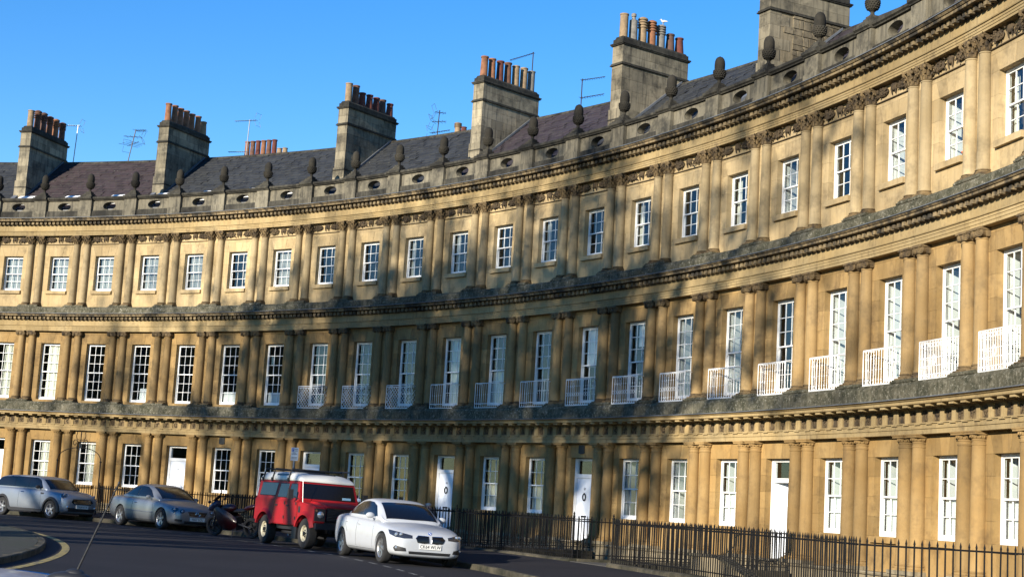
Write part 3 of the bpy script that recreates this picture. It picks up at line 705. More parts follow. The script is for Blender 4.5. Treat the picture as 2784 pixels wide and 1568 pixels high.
def balcony(kind):
    if ('bal', kind) in G: return G['bal', kind]
    mb = MB(); z0, z1 = 4.56, 5.40; hw = .63; rf = 48.27; rb = 48.66; t = .009
    def bar(x, y, za, zb, r=.0065): mb.tube([(x, y, za), (x, y, zb)], r, 4)
    def rail(z, r=.011):
        mb.tube([(-hw, rb, z), (-hw, rf, z)], r, 4); mb.tube([(hw, rb, z), (hw, rf, z)], r, 4); mb.tube([(-hw, rf, z), (hw, rf, z)], r, 4)
    rail(z1, .013); rail(z0, .013)
    for x, y in ((-hw, rf), (hw, rf), (-hw, rb), (hw, rb)): bar(x, y, z0 - .03, z1, .012)
    n = 11
    def each():
        for k in range(1, n): yield -hw + 2 * hw * k / n, rf
        for sx in (-1, 1):
            for k in range(1, 4): yield sx * hw, rf + (rb - rf) * k / 4
    if kind == 'lattice':
        rail(z1 - .06)
        m = 9; st = 2 * hw / m; hh = z1 - .06 - z0
        for k in range(-5, m + 1):
            for sg in (1, -1):
                pts = []
                for q in range(9):
                    x = -hw + k * st + hh * q / 8 * .95
                    if -hw <= x <= hw: pts.append((sg * x, rf, z0 + hh * q / 8))
                if len(pts) > 1: mb.tube(pts, .008, 4)
        for sx in (-1, 1):
            for k in range(-2, 3):
                for sg in (1, -1):
                    pts = []
                    for q in range(9):
                        y = (k * .14 + hh * q / 8 * .8); y = y if sg > 0 else (rb - rf) - y
                        if 0 <= y <= rb - rf: pts.append((sx * hw, rf + y, z0 + hh * q / 8))
                    if len(pts) > 1: mb.tube(pts, .007, 4)
    elif kind == 'plain':
        rail(z0 + .14)
        for x, y in each():
            bar(x, y, z0, z1); mb.blob((x, y, z0 + .45), .014, .014, .02, 5, 4)
    elif kind in ('arched', 'diamond'):
        xs = [-hw + 2 * hw * k / n for k in range(n + 1)]
        for x, y in each():
            bar(x, y, z0, z1 - .06, .007); mb.blob((x, y, z0 + .12), .018, .018, .03, 5, 4); mb.blob((x, y, z0 + .36), .018, .018, .022, 5, 4); mb.blob((x, y, z0 + .62), .018, .018, .022, 5, 4)
        for k in range(n):
            c = (xs[k] + xs[k + 1]) / 2; w = (xs[k + 1] - xs[k]) / 2
            mb.tube([(c + w * math.cos(q * math.pi / 6), rf, z1 - .07 + .055 * math.sin(q * math.pi / 6)) for q in range(7)], .008, 4)
            mb.tube([(c + w * math.cos(q * math.pi / 4), rf, z0 + .07 - .055 * math.sin(q * math.pi / 4)) for q in range(5)], .008, 4)
            if kind == 'diamond':
                mb.tube([(xs[k], rf, z0 + .36), (c, rf, z0 + .42), (xs[k + 1], rf, z0 + .36), (c, rf, z0 + .30), (xs[k], rf, z0 + .36)], .007, 4)
    else:
        n2 = 19
        for z in (.10, .28, .46, .70, .78): rail(z0 + z, .008)
        for k in range(1, n2): bar(-hw + 2 * hw * k / n2, rf, z0, z1, .0065)
        for sx in (-1, 1):
            for k in range(1, 6): bar(sx * hw, rf + (rb - rf) * k / 6, z0, z1, .008)
        for k in range(8):
            mb.blob((-hw + 2 * hw * (k + .5) / 8, rf - .005, z0 + .74), .03, .012, .03, 6, 4); mb.blob((-hw + 2 * hw * (k + .5) / 8, rf - .005, z0 + .05), .03, .012, .03, 6, 4)
        mb.tube([(.06 * math.cos(q * math.pi / 6), rf - .01, z0 + .40 + .11 * math.sin(q * math.pi / 6)) for q in range(13)], .016, 5)
    G['bal', kind] = mb.mesh('balcony_railing', M_['white_iron'], fix=False); return G['bal', kind]
def text_mesh(txt, size, mat, ext=0.002, spacing=1.0):
    c = bpy.data.curves.new('lettering', 'FONT'); c.body = txt; c.size = size; c.align_x = 'CENTER'; c.align_y = 'CENTER'; c.extrude = ext; c.space_character = spacing
    o = bpy.data.objects.new('lettering', c); col.objects.link(o)
    dg = bpy.context.evaluated_depsgraph_get(); me = bpy.data.meshes.new_from_object(o.evaluated_get(dg))
    bpy.data.objects.remove(o); me.materials.clear(); me.materials.append(mat); return me
TXT = {k: text_mesh(k, .10, M_['black_iron'], .003) for k in ('14', '15', '16', '17')}
# ------------------------------------------------------------------ houses
HOUSES = [(-3, -1, 'leftmost stone house, just its grey roof showing left of the first chimney', 'slate_blue'),
          (-1, 2, 'stone terraced house with cream blinds in its ground floor windows and a purple slate roof', 'slate_purple'),
          (2, 6, 'four bay stone house behind the silver coupe, dark plaque over a ground floor window', 'slate_blue'),
          (6, 9, 'stone terraced house with three white lattice balconies, behind the red off-roader', 'slate_blue'),
          (9, 12, 'stone terraced house with the pale blue front door numbered 16', 'slate_violet'),
          (12, 15, 'stone terraced house with a dark plaque above its door numbered 17', 'slate_blue'),
          (15, 19, 'four bay stone house whose white front door stands ajar', 'slate_violet'),
          (19, 23, 'nearest stone terraced house at the right edge of the picture', 'slate_blue')]
DR3 = {-3: 'net', -2: 'net', -1: 'net', 0: 'net', 1: 'net', 2: 'net', 3: 'net', 4: 'rightcurtain', 5: 'net', 6: 'rightcurtain', 8: 'curtains', 9: 'curtains', 11: 'curtains', 12: 'rightcurtain', 13: 'curtains', 14: 'rightcurtain', 15: 'curtains', 16: 'shutters', 17: 'rightcurtain', 18: 'shutters', 19: 'shutters', 20: 'curtains', 21: 'shutters'}
DR2 = {-1: 'vertical', 0: 'full', 2: 'lowright', 4: 'low', 5: 'low', 6: 'rightcurtain', 9: 'full', 10: 'half', 11: 'rightcurtain', 12: 'upper', 13: 'upshort', 14: 'shutters', 15: 'shutters', 16: 'rightcurtain', 17: 'shutters', 18: 'shutters', 19: 'shutters', 20: 'shutters', 21: 'shutters', 22: 'shutters'}
DR1 = {0: 'vertical', 1: 'vertical', 10: 'half', 11: 'half', 13: 'shutters', 14: 'shutters', 15: 'lowshutters', 17: 'lowshutters', 18: 'lowshutters', 19: 'lowshutters', 20: 'lowshutters', 21: 'lowshutters', 22: 'lowshutters'}
BALK = {6: 'lattice', 7: 'lattice', 8: 'lattice', 9: 'plain', 10: 'plain', 11: 'plain', 12: 'diamond', 13: 'diamond', 14: 'diamond', 15: 'arched', 16: 'arched', 17: 'arched', 18: 'arched', 19: 'dense', 20: 'dense', 21: 'dense', 22: 'dense'}
# which wall has the entablature: part objects are made once per house, pieces are their children
def add_window(h, b, s, dr):
    M = PM(b + .5, WO)
    w = ob('window', G['wframe', s], h, M)
    if dr != 'none':
        for nm in ('upper', 'lower'):
            ob('sash', G['sash', s, nm], w, M)
            pm, cs = G['pane', s, nm]
            for c in cs:
                ob('pane', pm, w, M @ T(*c) @ RZ(random.gauss(0, .006)) @ RX(random.gauss(0, .006)))
    ob('sill', G['sill', s], w, M)
    ob('room', G['room', s], h, M)
    if dr and dr != 'none':
        nm, me = drape(dr, s); ob(nm, me, w, M)
def add_door(h, b, num, ajar=False):
    M = PM(b + .5, WO)
    d = ob('door', G['doorframe'], h, M)
    LM = M
    if ajar: LM = M @ T(-.43, 48.95, 0) @ RZ(R_(52)) @ T(.43, -48.95, 0)
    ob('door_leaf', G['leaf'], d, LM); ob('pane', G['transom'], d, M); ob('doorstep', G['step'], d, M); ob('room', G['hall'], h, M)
    if not ajar:
        if num in (16, 17): ob('knocker', G['knocker'], d, M)
        ob('letter_plate', G['letter'], d, M)
        if str(num) in TXT: ob('house_number', TXT[str(num)], d, M @ T(0, 48.905, 1.95) @ RX(math.pi / 2))
ROOF_A, ROOF_B = (49.30, 13.25), (53.0, 16.30)
def roof_mesh(i0, i1, mat, seed):
    rn = random.Random(seed); mb = MB(); rows = 19
    for k in range(rows):
        r0 = ROOF_A[0] + (ROOF_B[0] - ROOF_A[0]) * k / rows; r1 = ROOF_A[0] + (ROOF_B[0] - ROOF_A[0]) * (k + 1.12) / rows
        z0 = ROOF_A[1] + (ROOF_B[1] - ROOF_A[1]) * k / rows; z1 = ROOF_A[1] + (ROOF_B[1] - ROOF_A[1]) * (k + 1.12) / rows
        n = int((i1 - i0) * r0 * DTH / .36); w = (i1 - i0) / n; off = (k % 2) * .5 * w
        for q in range(-1, n + 1):
            a0 = max(i0, i0 + q * w + off); a1 = min(i1, i0 + (q + 1) * w + off)
            if a1 - a0 < w * .2: continue
            g = .004 / (r0 * DTH); lift = .014 + rn.uniform(0, .016); l2 = lift + rn.uniform(-.007, .007); dr = rn.uniform(-.035, .02)
            vs = []
            for (r, a, z) in ((r0 + dr, a0 + g, z0 + lift), (r0 + dr, a1 - g, z0 + l2), (r1, a1 - g, z1 + .006), (r1, a0 + g, z1 + .006), (r0 + dr, a0 + g, z0 + lift - .022), (r0 + dr, a1 - g, z0 + l2 - .022)):
                vs.append((r * math.sin(a * DTH), r * math.cos(a * DTH), z))
            mb.add(vs, [(0, 1, 2, 3), (4, 5, 1, 0)])
    return mb.mesh('slates', M_[mat], fix=False)
for hi, (b0, b1, lab, smat) in enumerate(HOUSES):
    h = thing('terraced_house', lab, 'house', PM((b0 + b1) / 2, RW, 0.12), 'houses of the curved stone terrace')
    last = b1 == 23
    # backing of the wall, with openings
    mb = MB(); r0, r1 = RW + .05, RW + .23
    for b in range(b0, b1):
        for s in (1, 2, 3):
            dr_ = s == 1 and b in DOORS; hw = ((.55 if dr_ else .5) + .004) / BAY
            zb = .31 if dr_ else WIN[s][0] - .004; zt = WIN[s][1] + .004; Z0, Z1 = ZR[s]
            o = b - b0; 
            mb.pbox(r0, r1, o, o + .5 - hw, Z0, Z1, 1); mb.pbox(r0, r1, o + .5 + hw, o + 1, Z0, Z1, 1)
            mb.pbox(r0, r1, o + .5 - hw, o + .5 + hw, zt, Z1, 1)
            if zb - Z0 > .02: mb.pbox(r0, r1, o + .5 - hw, o + .5 + hw, Z0, zb, 1)
    wall = ob('wall', mb.mesh('wall', M_['mortar']), h, PM(b0))
    plinth = MB(); plinth.sweep([(48.34, -2.3), (48.34, .22), (48.28, .23), (48.26, .27), (48.28, .30), (48.9, .30), (48.9, -2.3)], 0, b1 - b0, 4 * (b1 - b0))
    pl = ob('plinth', plinth.mesh('plinth', M_['stone_base']), h, PM(b0))
    parts = {}
    for s in (1, 2, 3):
        for nm, blocks in BANDS[s]:
            parts[s, nm] = ob(nm, blocks[0], h, PM(b0))
            for b in range(b0, b1):
                for k, me in enumerate(blocks):
                    if b == b0 and k == 0: continue
                    ob('stone' if nm != 'lead_flashing' else 'lead_sheet', me, parts[s, nm], PM(b))
    para = ob('parapet', G['panel'], h, PM(b0)); garl = {}
    for b in range(b0, b1):
        for s in (1, 2, 3):
            for me in WALLB[s, s == 1 and b in DOORS]: ob('stone', me, wall, PM(b))
        for s in (2, 3): ob('dentils', G['dent', s], parts[s, 'cornice'], PM(b), kind='stuff')
        for k in range(5):
            i = b + k / 5
            ob('triglyph', G['triglyph'], parts[1, 'frieze'], PM(i)); ob('mutule', G['mutule'], parts[1, 'cornice'], PM(i))
            ob('metope_relief', G['relief'][random.randrange(7)], parts[1, 'frieze'], PM(i + .1))
        ob('garland', G['garland'][b % 3], wall, PM(b + .5))
        if b != b0: ob('parapet_panel', G['panel'], para, PM(b))
        ob('coping', G['coping'], para, PM(b))
        add_window(h, b, 3, DR3.get(b)); add_window(h, b, 2, DR2.get(b))
        if b in DOORS: add_door(h, b, {-1: 13, 3: 14, 6: 15, 9: 16, 12: 17, 16: 18}[b], b == 16)
        else: add_window(h, b, 1, DR1.get(b))
        if b in BALK: ob('balcony_railing', balcony(BALK[b]), h, PM(b + .5))
    for p in range(b0, b1 + (1 if last else 0)):
        for s in (1, 2, 3):
            L = LV[s]; ob('plinth_step', G['pstep', s], pl if s == 1 else parts[s - 1, 'blocking_course'], PM(p))
            for sx in (-.28, .28):
                c = ob('column', G['shaft', s], h, PM(p, 48.5, L['s0'], sx))
                ob('base', G['base', s], c, PM(p, 48.5, L['b'], sx)); ob('capital', G['cap', s], c, PM(p, 48.5, L['s1'], sx))
        ob('pedestal', G['pedestal'], para, PM(p)); ob('pedestal_cap', G['pedcap'], para, PM(p))
        a = ob('acorn_finial', G['nut'], h, PM(p)); ob('acorn_cup', G['cup'], a, PM(p)); ob('stem', G['stem'], a, PM(p))
        mb = MB()
    # roof
    mb = MB(); ra, rb = ROOF_A, ROOF_B; n = 3 * (b1 - b0)
    mb.sweep([(48.8, 12.95), (48.8, 13.12), (49.25, 13.12), (rb[0], rb[1] - .03), (56.7, 13.25), (56.7, 12.95)], 0, b1 - b0, n)
    roof = ob('roof', mb.mesh('roof', M_['lead']), h, PM(b0))
    ob('slates', roof_mesh(0, b1 - b0, smat, hi), roof, PM(b0), kind='stuff')
    nr = int((b1 - b0) * 53 * DTH / .45)
    mb = MB(); g = .003; mb.sweep([(52.86, 16.21), (52.90, 16.29), (53.0, 16.345), (53.1, 16.29), (53.14, 16.21)], g, (b1 - b0) / nr - g, 1); rm = mb.mesh('ridge_tile', M_['stone_soot'])
    for k in range(nr): ob('ridge_tile', rm, roof, PM(b0 + (b1 - b0) * k / nr))
    # rest of the shell so that no light leaks in
    mb = MB(); mb.pbox(56.4, 56.6, 0, b1 - b0, -2.3, 13.0, n); mb.pbox(48.97, 56.4, 0, .02, -2.3, 13.0, 1); mb.pbox(48.97, 56.4, b1 - b0 - .02, b1 - b0, -2.3, 13.0, 1)
    ob('rear_wall', mb.mesh('rear_wall', M_['stone_soot']), h, PM(b0))
    h_obj = h
    if b0 in (-1, 2):       # low rooflights behind the parapet
        mb = MB(); mb.box(-.42, .42, 49.45, 49.52, 13.58, 13.66)
        mb.prism([(49.5, 13.50), (50.1, 13.97), (50.1, 14.05), (49.5, 13.655)], -.42, .42, axis='x')
        rl = mb.mesh('rooflight', M_['white_paint'])
        for b in range(b0, b1): ob('rooflight', rl, roof, PM(b + .22))
    HOUSES[hi] = (b0, b1, lab, smat, h)
hs = {b: t[4] for t in HOUSES for b in range(t[0], t[1])}
mb = MB(); mb.prism([(-.15, 3.32), (.15, 3.32), (.15, 3.07), (.08, 3.05), (0, 3.04), (-.08, 3.05), (-.15, 3.07)], RW - .03, RW - .002)
for b in (4, 12): ob('plaque', mb.mesh('plaque', M_['bronze']), hs[b], PM(b + .5))
# ------------------------------------------------------------------ chimneys
def pot_mesh(kind, mat):
    key = ('pot', kind, mat)
    if key in G: return G[key]
    mb = MB()
    if kind == 'tall': pr = [(.14, 0), (.14, .04), (.125, .06), (.108, .78), (.13, .80), (.13, .85), (.10, .86), (.09, .70)]
    elif kind == 'plain': pr = [(.125, 0), (.12, .80), (.135, .81), (.135, .85), (.105, .86), (.1, .7)]
    elif kind == 'short': pr = [(.15, 0), (.14, .05), (.11, .56), (.13, .58), (.13, .63), (.1, .64), (.09, .5)]
    elif kind == 'cowl': pr = [(.13, 0), (.12, .72), (.12, .78), (.06, .80), (.05, .90), (.075, .92), (.075, 1.02), (.03, 1.05)]
    else:
        pr = [(.13, 0), (.12, .55), (.15, .57), (.15, .61)]
        z = .61
        for k in range(3): pr += [(.115, z), (.115, z + .05), (.15, z + .055), (.15, z + .09)]; z += .09
        pr += [(.13, z + .03), (.06, z + .07), (.02, z + .08)]
    mb.lathe(pr, 14, closed=False); G[key] = mb.mesh('chimney_pot', M_[mat], True, fix=False); return G[key]
def cube(mat):
    if ('cube', mat) not in G: mb = MB(); mb.box(0, 1, 0, 1, 0, 1); G['cube', mat] = mb.mesh('stone', M_[mat])
    return G['cube', mat]
def SC(x, y, z): return Matrix.Diagonal((x, y, z, 1))
POTS = {-1: [('plain', 'pot_buff'), ('louvre', 'pot_brown'), ('louvre', 'pot_dark'), ('louvre', 'pot_brown'), ('louvre', 'pot_orange'), ('louvre', 'pot_brown')],
        2: [('tall', 'pot_orange')] * 6 + [('short', 'pot_buff')],
        6: [('plain', 'pot_buff'), ('plain', 'pot_brown'), ('short', 'pot_red'), ('short', 'pot_red'), ('short', 'pot_red'), ('short', 'pot_dark'), ('short', 'pot_red')],
        9: [('tall', 'pot_orange'), ('tall', 'pot_orange'), ('tall', 'pot_red'), ('tall', 'pot_brown'), ('plain', 'pot_buff'), ('plain', 'pot_buff'), ('plain', 'pot_grey')],
        12: [('plain', 'pot_buff'), ('cowl', 'pot_grey'), ('louvre', 'pot_buff'), ('louvre', 'pot_orange'), ('louvre', 'pot_grey'), ('short', 'pot_dark'), ('short', 'pot_red')],
        15: [('plain', 'pot_buff'), ('tall', 'pot_buff'), ('tall', 'pot_grey'), ('short', 'pot_brown'), ('plain', 'pot_buff'), ('short', 'pot_orange')],
        19: [('tall', 'pot_orange')] * 5}
RP = random.Random(5)
for ci, pots in POTS.items():
    h = hs[ci]; hw, ra, rb = .27, 50.18, 53.2; M = PM(ci)
    mb = MB(); mb.box(-hw + .012, hw - .012, ra + .012, rb - .012, 13.0, 17.3)
    ch = ob('chimney', mb.mesh('chimney', M_['stone_soot' if ci != 15 else 'stone_base']), h, M)
    z = 13.05; k = 0
    while z < 17.1:
        hz = min(RP.uniform(.30, .40), 17.12 - z)
        if z < 16.4 < z + hz: hz = 16.4 - z
        e = .035 if z < 14.5 else 0
        cuts = [ra - e] + [ra + (.45 if k % 2 else .85) + q * .85 + RP.uniform(-.12, .12) for q in range(3)] + [rb + e]
        for c0, c1 in zip(cuts, cuts[1:]):
            j = RP.uniform(0, .006)
            if ci == 15 and z < 16.4 and z > 13 and c0 > ra + .3:
                continue
            ob('stone', cube('stone_chimney'), ch, M @ T(-hw - e - j, c0 + .003, z + .003) @ SC(2 * (hw + e + j), c1 - c0 - .006, hz - .006))
        z += hz; k += 1
    if ci == 15:        # side of random rubble
        zz = 13.1
        while zz < 16.34:
            hh = RP.uniform(.14, .30); hh = min(hh, 16.38 - zz); y = ra + (.85 if RP.random() < .5 else .5)
            while y < rb - .05:
                w = min(RP.uniform(.16, .45), rb - y)
                mb = MB(); q = [(y + .005 + RP.uniform(0, .02), zz + .004 + RP.uniform(0, .02)), (y + w - .005 - RP.uniform(0, .02), zz + .004 + RP.uniform(0, .02)), (y + w - .005 - RP.uniform(0, .015), zz + hh * .6), (y + w * .8, zz + hh - .004 - RP.uniform(0, .02)), (y + .01 + RP.uniform(0, .03), zz + hh - .005 - RP.uniform(0, .03))]
                d = RP.uniform(.0, .022)
                mb.prism(q, -hw - .004 - d, hw + .004 + d, axis='x'); ob('stone', mb.mesh('stone', M_['stone_rubble']), ch, M); y += w
            zz += hh
    mb = MB()
    mb.box(-hw - .06, hw + .06, ra - .06, rb + .06, 16.385, 16.42); mb.box(-hw - .035, hw + .035, ra - .035, rb + .035, 16.418, 16.47); ob('string_course', mb.mesh('string_course', M_['stone_soot']), ch, M)
    mb = MB(); mb.box(-hw - .075, hw + .075, ra - .075, rb + .075, 17.13, 17.175); mb.box(-hw - .05, hw + .05, ra - .05, rb + .05, 17.09, 17.132); ob('chimney_cornice', mb.mesh('chimney_cornice', M_['stone_soot']), ch, M)
    mb = MB(); mb.box(-hw + .0, hw - .0, ra + .0, rb - .0, 17.174, 17.33); mb.prism([(-hw + .01, 17.328), (hw - .01, 17.328), (hw - .1, 17.42), (-hw + .1, 17.42)], ra + .05, rb - .05); ob('chimney_cap', mb.mesh('chimney_cap', M_['stone_soot']), ch, M)
    mb = MB(); mb.box(-hw - .05, hw + .05, ra - .05, rb, 14.46, 14.5); ob('offset_course', mb.mesh('offset_course', M_['stone_soot']), ch, M)
    mb = MB(); mb.prism([(ra - .9, 13.42), (ra + .1, 14.20), (ra + .1, 14.05), (ra - .9, 13.2)], -hw - .02, -hw + .20, axis='x'); mb.prism([(ra + .02, 14.0), (rb - .3, 16.28), (rb - .3, 16.36), (ra + .02, 14.12)], hw + .001, hw + .06, axis='x')
    ob('flashing', mb.mesh('flashing', M_['lead']), ch, M)
    n = len(pots)
    for k, (kind, mat) in enumerate(pots):
        ob('chimney_pot', pot_mesh(kind, mat), ch, M @ T(RP.uniform(-.02, .02), ra + .22 + (rb - ra - .44) * k / max(1, n - 1), 17.38) @ RX(RP.gauss(0, .012)) @ SC(1.18, 1.18, RP.uniform(.95, 1.06)))
# a stack behind the ridge, only its pots in view
h = hs[3]; M = PM(2.75, 55.2, .38)
mb = MB(); mb.box(-1.3, 1.3, -.28, .28, 13.4, 16.36); mb.box(-1.36, 1.36, -.33, .33, 16.3, 16.42); ch = ob('chimney', mb.mesh('chimney', M_['stone_soot']), h, M)
for k in range(8): ob('chimney_pot', pot_mesh('tall' if k < 6 else 'short', ['pot_orange', 'pot_brown', 'pot_red'][k % 3] if k < 6 else 'pot_buff'), ch, M @ T(-1.1 + k * .315, 0, 16.42) @ SC(1, 1, .95 if k < 6 else .6))
h = hs[7]; M = PM(7.0, 54.6, .45); mb = MB(); mb.box(-.35, .35, -.25, .25, 14, 16.30); ch = ob('chimney', mb.mesh('chimney', M_['stone_soot']), h, M)
ob('chimney_pot', pot_mesh('louvre', 'pot_buff'), ch, M @ T(-.15, 0, 16.3) @ SC(1.1, 1.1, .55)); ob('chimney_pot', pot_mesh('short', 'pot_red'), ch, M @ T(.2, 0, 16.3) @ SC(1, 1, .45))
# ------------------------------------------------------------------ aerials
def aerial(label, idx, r, z0, z1, booms, mat, lean=0.0):
    """booms: (z, direction degrees, length, elements, element length, start)"""
    t = thing('television_aerial', label, 'aerial', PM(idx, r, z0), 'aerials on the roofs')
    M = PM(idx, r, z0); mb = MB(); mb.tube([(0, 0, 0), (lean, 0, z1 - z0)], .022, 5); ob('mast', mb.mesh('mast', M_[mat]), t, M)
    for (z, d, ln, n, el, st) in booms:
        mb = MB(); B = T(lean * (z - z0) / (z1 - z0), 0, z - z0) @ RZ(R_(d))
        mb.tube([B @ Vector((-st, 0, 0)), B @ Vector((ln, 0, ln * .03))], .014, 4)
        for k in range(n):
            x = -st + (ln + st) * (k + .3) / n; e = el * (1 - .35 * k / n); mb.tube([B @ Vector((x, -e, 0)), B @ Vector((x, e, 0))], .008, 4)
        if st > .1:
            for q in (-1, 1): mb.tube([B @ Vector((-st, -.2, q * .05)), B @ Vector((-st - .1, -.2, q * .3)), B @ Vector((-st - .1, .2, q * .3)), B @ Vector((-st, .2, q * .05))], .008, 4)
        ob('antenna', mb.mesh('antenna', M_[mat]), t, M)
aerial('white aerial mast with one level boom beside the leftmost chimney pots', -.78, 53.3, 16.3, 18.25, [(18.2, 190, 1.1, 13, .14, .15)], 'aerial_metal', .08)
aerial('dark leaning aerial with three tiers of rods on the purple roof ridge', .45, 53.0, 16.3, 17.85, [(17.8, 0, .6, 5, .3, 0), (17.5, 200, .5, 4, .35, .4), (17.15, -30, .7, 4, .5, .5)], 'aerial_dark', .28)
aerial('pale aerial with a long comb boom, behind the row of pots over the ridge', 2.5, 54.6, 16.2, 18.5, [(18.45, 182, .85, 11, .12, .4), (16.95, 185, 1.0, 10, .10, .15)], 'aerial_metal', .06)
aerial('black aerial of crossed rods at the back corner of the third chimney', 6.75, 53.9, 16.3, 17.7, [(17.6, 60, .3, 4, .3, .2), (17.2, 20, .35, 4, .35, .3), (16.75, 0, .7, 8, .14, .4)], 'aerial_dark', .05)
aerial('tall aerial with a long boom pointing left above the fourth chimney', 9.0, 52.98, 17.3, 19.05, [(19.0, 172, 1.55, 16, .07, .05)], 'aerial_dark', .02)
aerial('short aerial with two booms on the ridge left of the fifth chimney', 10.05, 53.02, 16.25, 17.5, [(17.45, 15, 1.0, 10, .12, .05), (16.75, 10, 1.05, 9, .14, .05)], 'aerial_dark', 0)
# ------------------------------------------------------------------ railings along the areas
def spike_bar(h):
    mb = MB(); mb.tube([(0, 0, 0), (0, 0, h - .09)], .0145, 5); mb.tube([(0, 0, h - .09), (0, 0, h - .07), (0, 0, h)], [.0145, .019, .002], 5); return mb.mesh('bar', M_['black_iron'], fix=False)
BAR = spike_bar(1.07); RR = 43.3; ZC = .07
copm = []
for sd in range(4):
    rn = random.Random(sd + 40); mb = MB(); mb.sweep([(43.14, -.18), (43.14, .045), (43.19, .075), (43.42, .075), (43.46, .05), (43.46, -.18)], .006, .394, 2)
    mb.v = [(x + rn.uniform(-.012, .012), y + rn.uniform(-.012, .012), z + rn.uniform(-.012, .012)) for x, y, z in mb.v]; copm.append(mb.mesh('coping_stone', M_['stone_kerb']))
def ring_rail(i0, i1, label, single):
    t = thing('iron_railing', label, 'railing', PM((i0 + i1) / 2, RR, ZC), 'iron railings in front of the houses')
    n = int((i1 - i0) * RR * DTH / .118)
    mb = MB(); mb.pbox(RR - .006, RR + .006, 0, i1 - i0, 1.0, 1.03, int((i1 - i0) * 2) + 1); mb.pbox(RR - .006, RR + .006, 0, i1 - i0, .17, .195, int((i1 - i0) * 2) + 1)
    ob('rail', mb.mesh('rail', M_['black_iron']), t, PM(i0))
    rn = random.Random(int(i0 * 10)); joined = MB()
    for k in range(n + 1):
        i = i0 + (i1 - i0) * k / n; M = PM(i, RR, ZC) @ RX(rn.gauss(0, .008)) @ RY(rn.gauss(0, .008))
        if single: ob('bar', BAR, t, M)
        else:
            vs = [M @ v.co for v in BAR.vertices]; joined.add(vs, [tuple(p.vertices) for p in BAR.polygons])
    if not single: ob('bars', joined.mesh('bars', M_['black_iron'], fix=False), t, I4, kind='stuff')
    m = int(round((i1 - i0) / .4))
    for k in range(m):
        ob('coping_stone', copm[k % 4], t, PM(i0 + (i1 - i0) * k / m))
    for i in (i0, i1):
        if i > 22: continue
        mb = MB(); mb.lathe([(.022, ZC), (.022, 1.10), (.032, 1.11), (.032, 1.14), (.015, 1.16), (.026, 1.19), (.008, 1.24)], 8); ob('post', mb.mesh('post', M_['black_iron'], True), t, PM(i, RR))
def radial_rail(i, label, single, r1=48.2):
    t = thing('iron_railing', label, 'railing', PM(i, RR, .12), 'iron railings in front of the houses')
    n = int((r1 - RR) / .125); M0 = PM(i)
    mb = MB(); mb.box(-.006, .006, RR, r1, 1.0, 1.03); mb.box(-.006, .006, RR, r1, .17, .195); ob('rail', mb.mesh('rail', M_['black_iron']), t, M0)
    joined = MB(); rn = random.Random(int(i * 10) + 7)
    for k in range(1, n + 1):
        M = PM(i, RR + (r1 - RR) * k / n, ZC) @ RX(rn.gauss(0, .008)) @ RY(rn.gauss(0, .008))
        if single: ob('bar', BAR, t, M)
        else: joined.add([M @ v.co for v in BAR.vertices], [tuple(p.vertices) for p in BAR.polygons])
    if not single: ob('bars', joined.mesh('bars', M_['black_iron'], fix=False), t, I4, kind='stuff')
    mb = MB(); mb.box(-.12, .12, RR + .1, r1, -.18, .08); ob('kerb', mb.mesh('kerb', M_['stone_kerb']), t, M0)
edges = [(-4, -1), (0, 3), (4, 6), (7, 9), (10, 12), (13, 16), (17, 22.95)]
rl = ['iron railing at the far left, hidden behind the parked estate car', 'spiked iron railing between the estate car and the wrought iron arch', 'spiked iron railing behind the silver coupe, right of the wrought iron arch',
      'spiked iron railing behind the motorcycle and the red off-roader', 'spiked iron railing behind the white saloon, by the stooping person', 'spiked iron railing on pale coping right of the door numbered 17', 'nearest spiked iron railing running down to the bottom right corner']
for (a, b), l in zip(edges, rl): ring_rail(a, b, l, a >= 13)
dn = {-1: 'leftmost white door', 3: 'door behind the wrought iron arch', 6: 'door behind the red off-roader', 9: 'pale blue door', 12: 'door under the high dark plaque', 16: 'door that stands ajar'}
for d in DOORS:
    for k, sd in ((0, 'left'), (1, 'right')): radial_rail(d + k + (.02 if k == 0 else -.02), 'iron side railing %s of the path to the %s' % (sd, dn[d]), False)
radial_rail(22.97, 'row of widely seen iron bars closing the bottom right corner', True, 49.5)
# area stair below the person, and a pale stair wall by the railing on the right
M = PM(11.76); mb = MB()
st = thing('area_stair', 'stone stair going down behind the railing where the person stands', 'stairs', PM(11.76, 44.3, -2.2))
for k in range(12):
    z1 = .02 - .19 * k; mb = MB(); mb.box(.55 - .24 * (k + 1), .55 - .24 * k - .003, 43.65, 44.75, -2.24, z1); ob('step', mb.mesh('step', M_['stone_area']), st, M)
wl = thing('stair_wall', 'pale stone stair wall behind the nearest railing, sloping down to the right', 'wall', PM(17.84, 44.5, -2.2))
for k, q in enumerate(([(0, -2.2), (0, .40), (.55, .41), (.55, -2.2)], [(.556, -2.2), (.556, .41), (1.3, .42), (1.3, -2.2)], [(1.306, -2.2), (1.306, .42), (2.0, .26), (2.0, -2.2)], [(2.006, -2.2), (2.006, .258), (2.7, .10), (2.7, -2.2)], [(2.706, -2.2), (2.706, .098), (3.6, -.30), (3.6, -2.2)])):
    mb = MB(); mb.prism(q, 44.42, 44.60); ob('stone', mb.mesh('stone', M_['stone_base']), wl, PM(17.84))
mb = MB(); mb.prism([(-.04, .411), (1.3, .431), (2.7, .111), (3.6, -.289), (3.6, -.23), (2.72, .17), (1.32, .49), (-.04, .47)], 44.37, 44.65); ob('wall_coping', mb.mesh('wall_coping', M_['stone_kerb']), wl, PM(17.84))
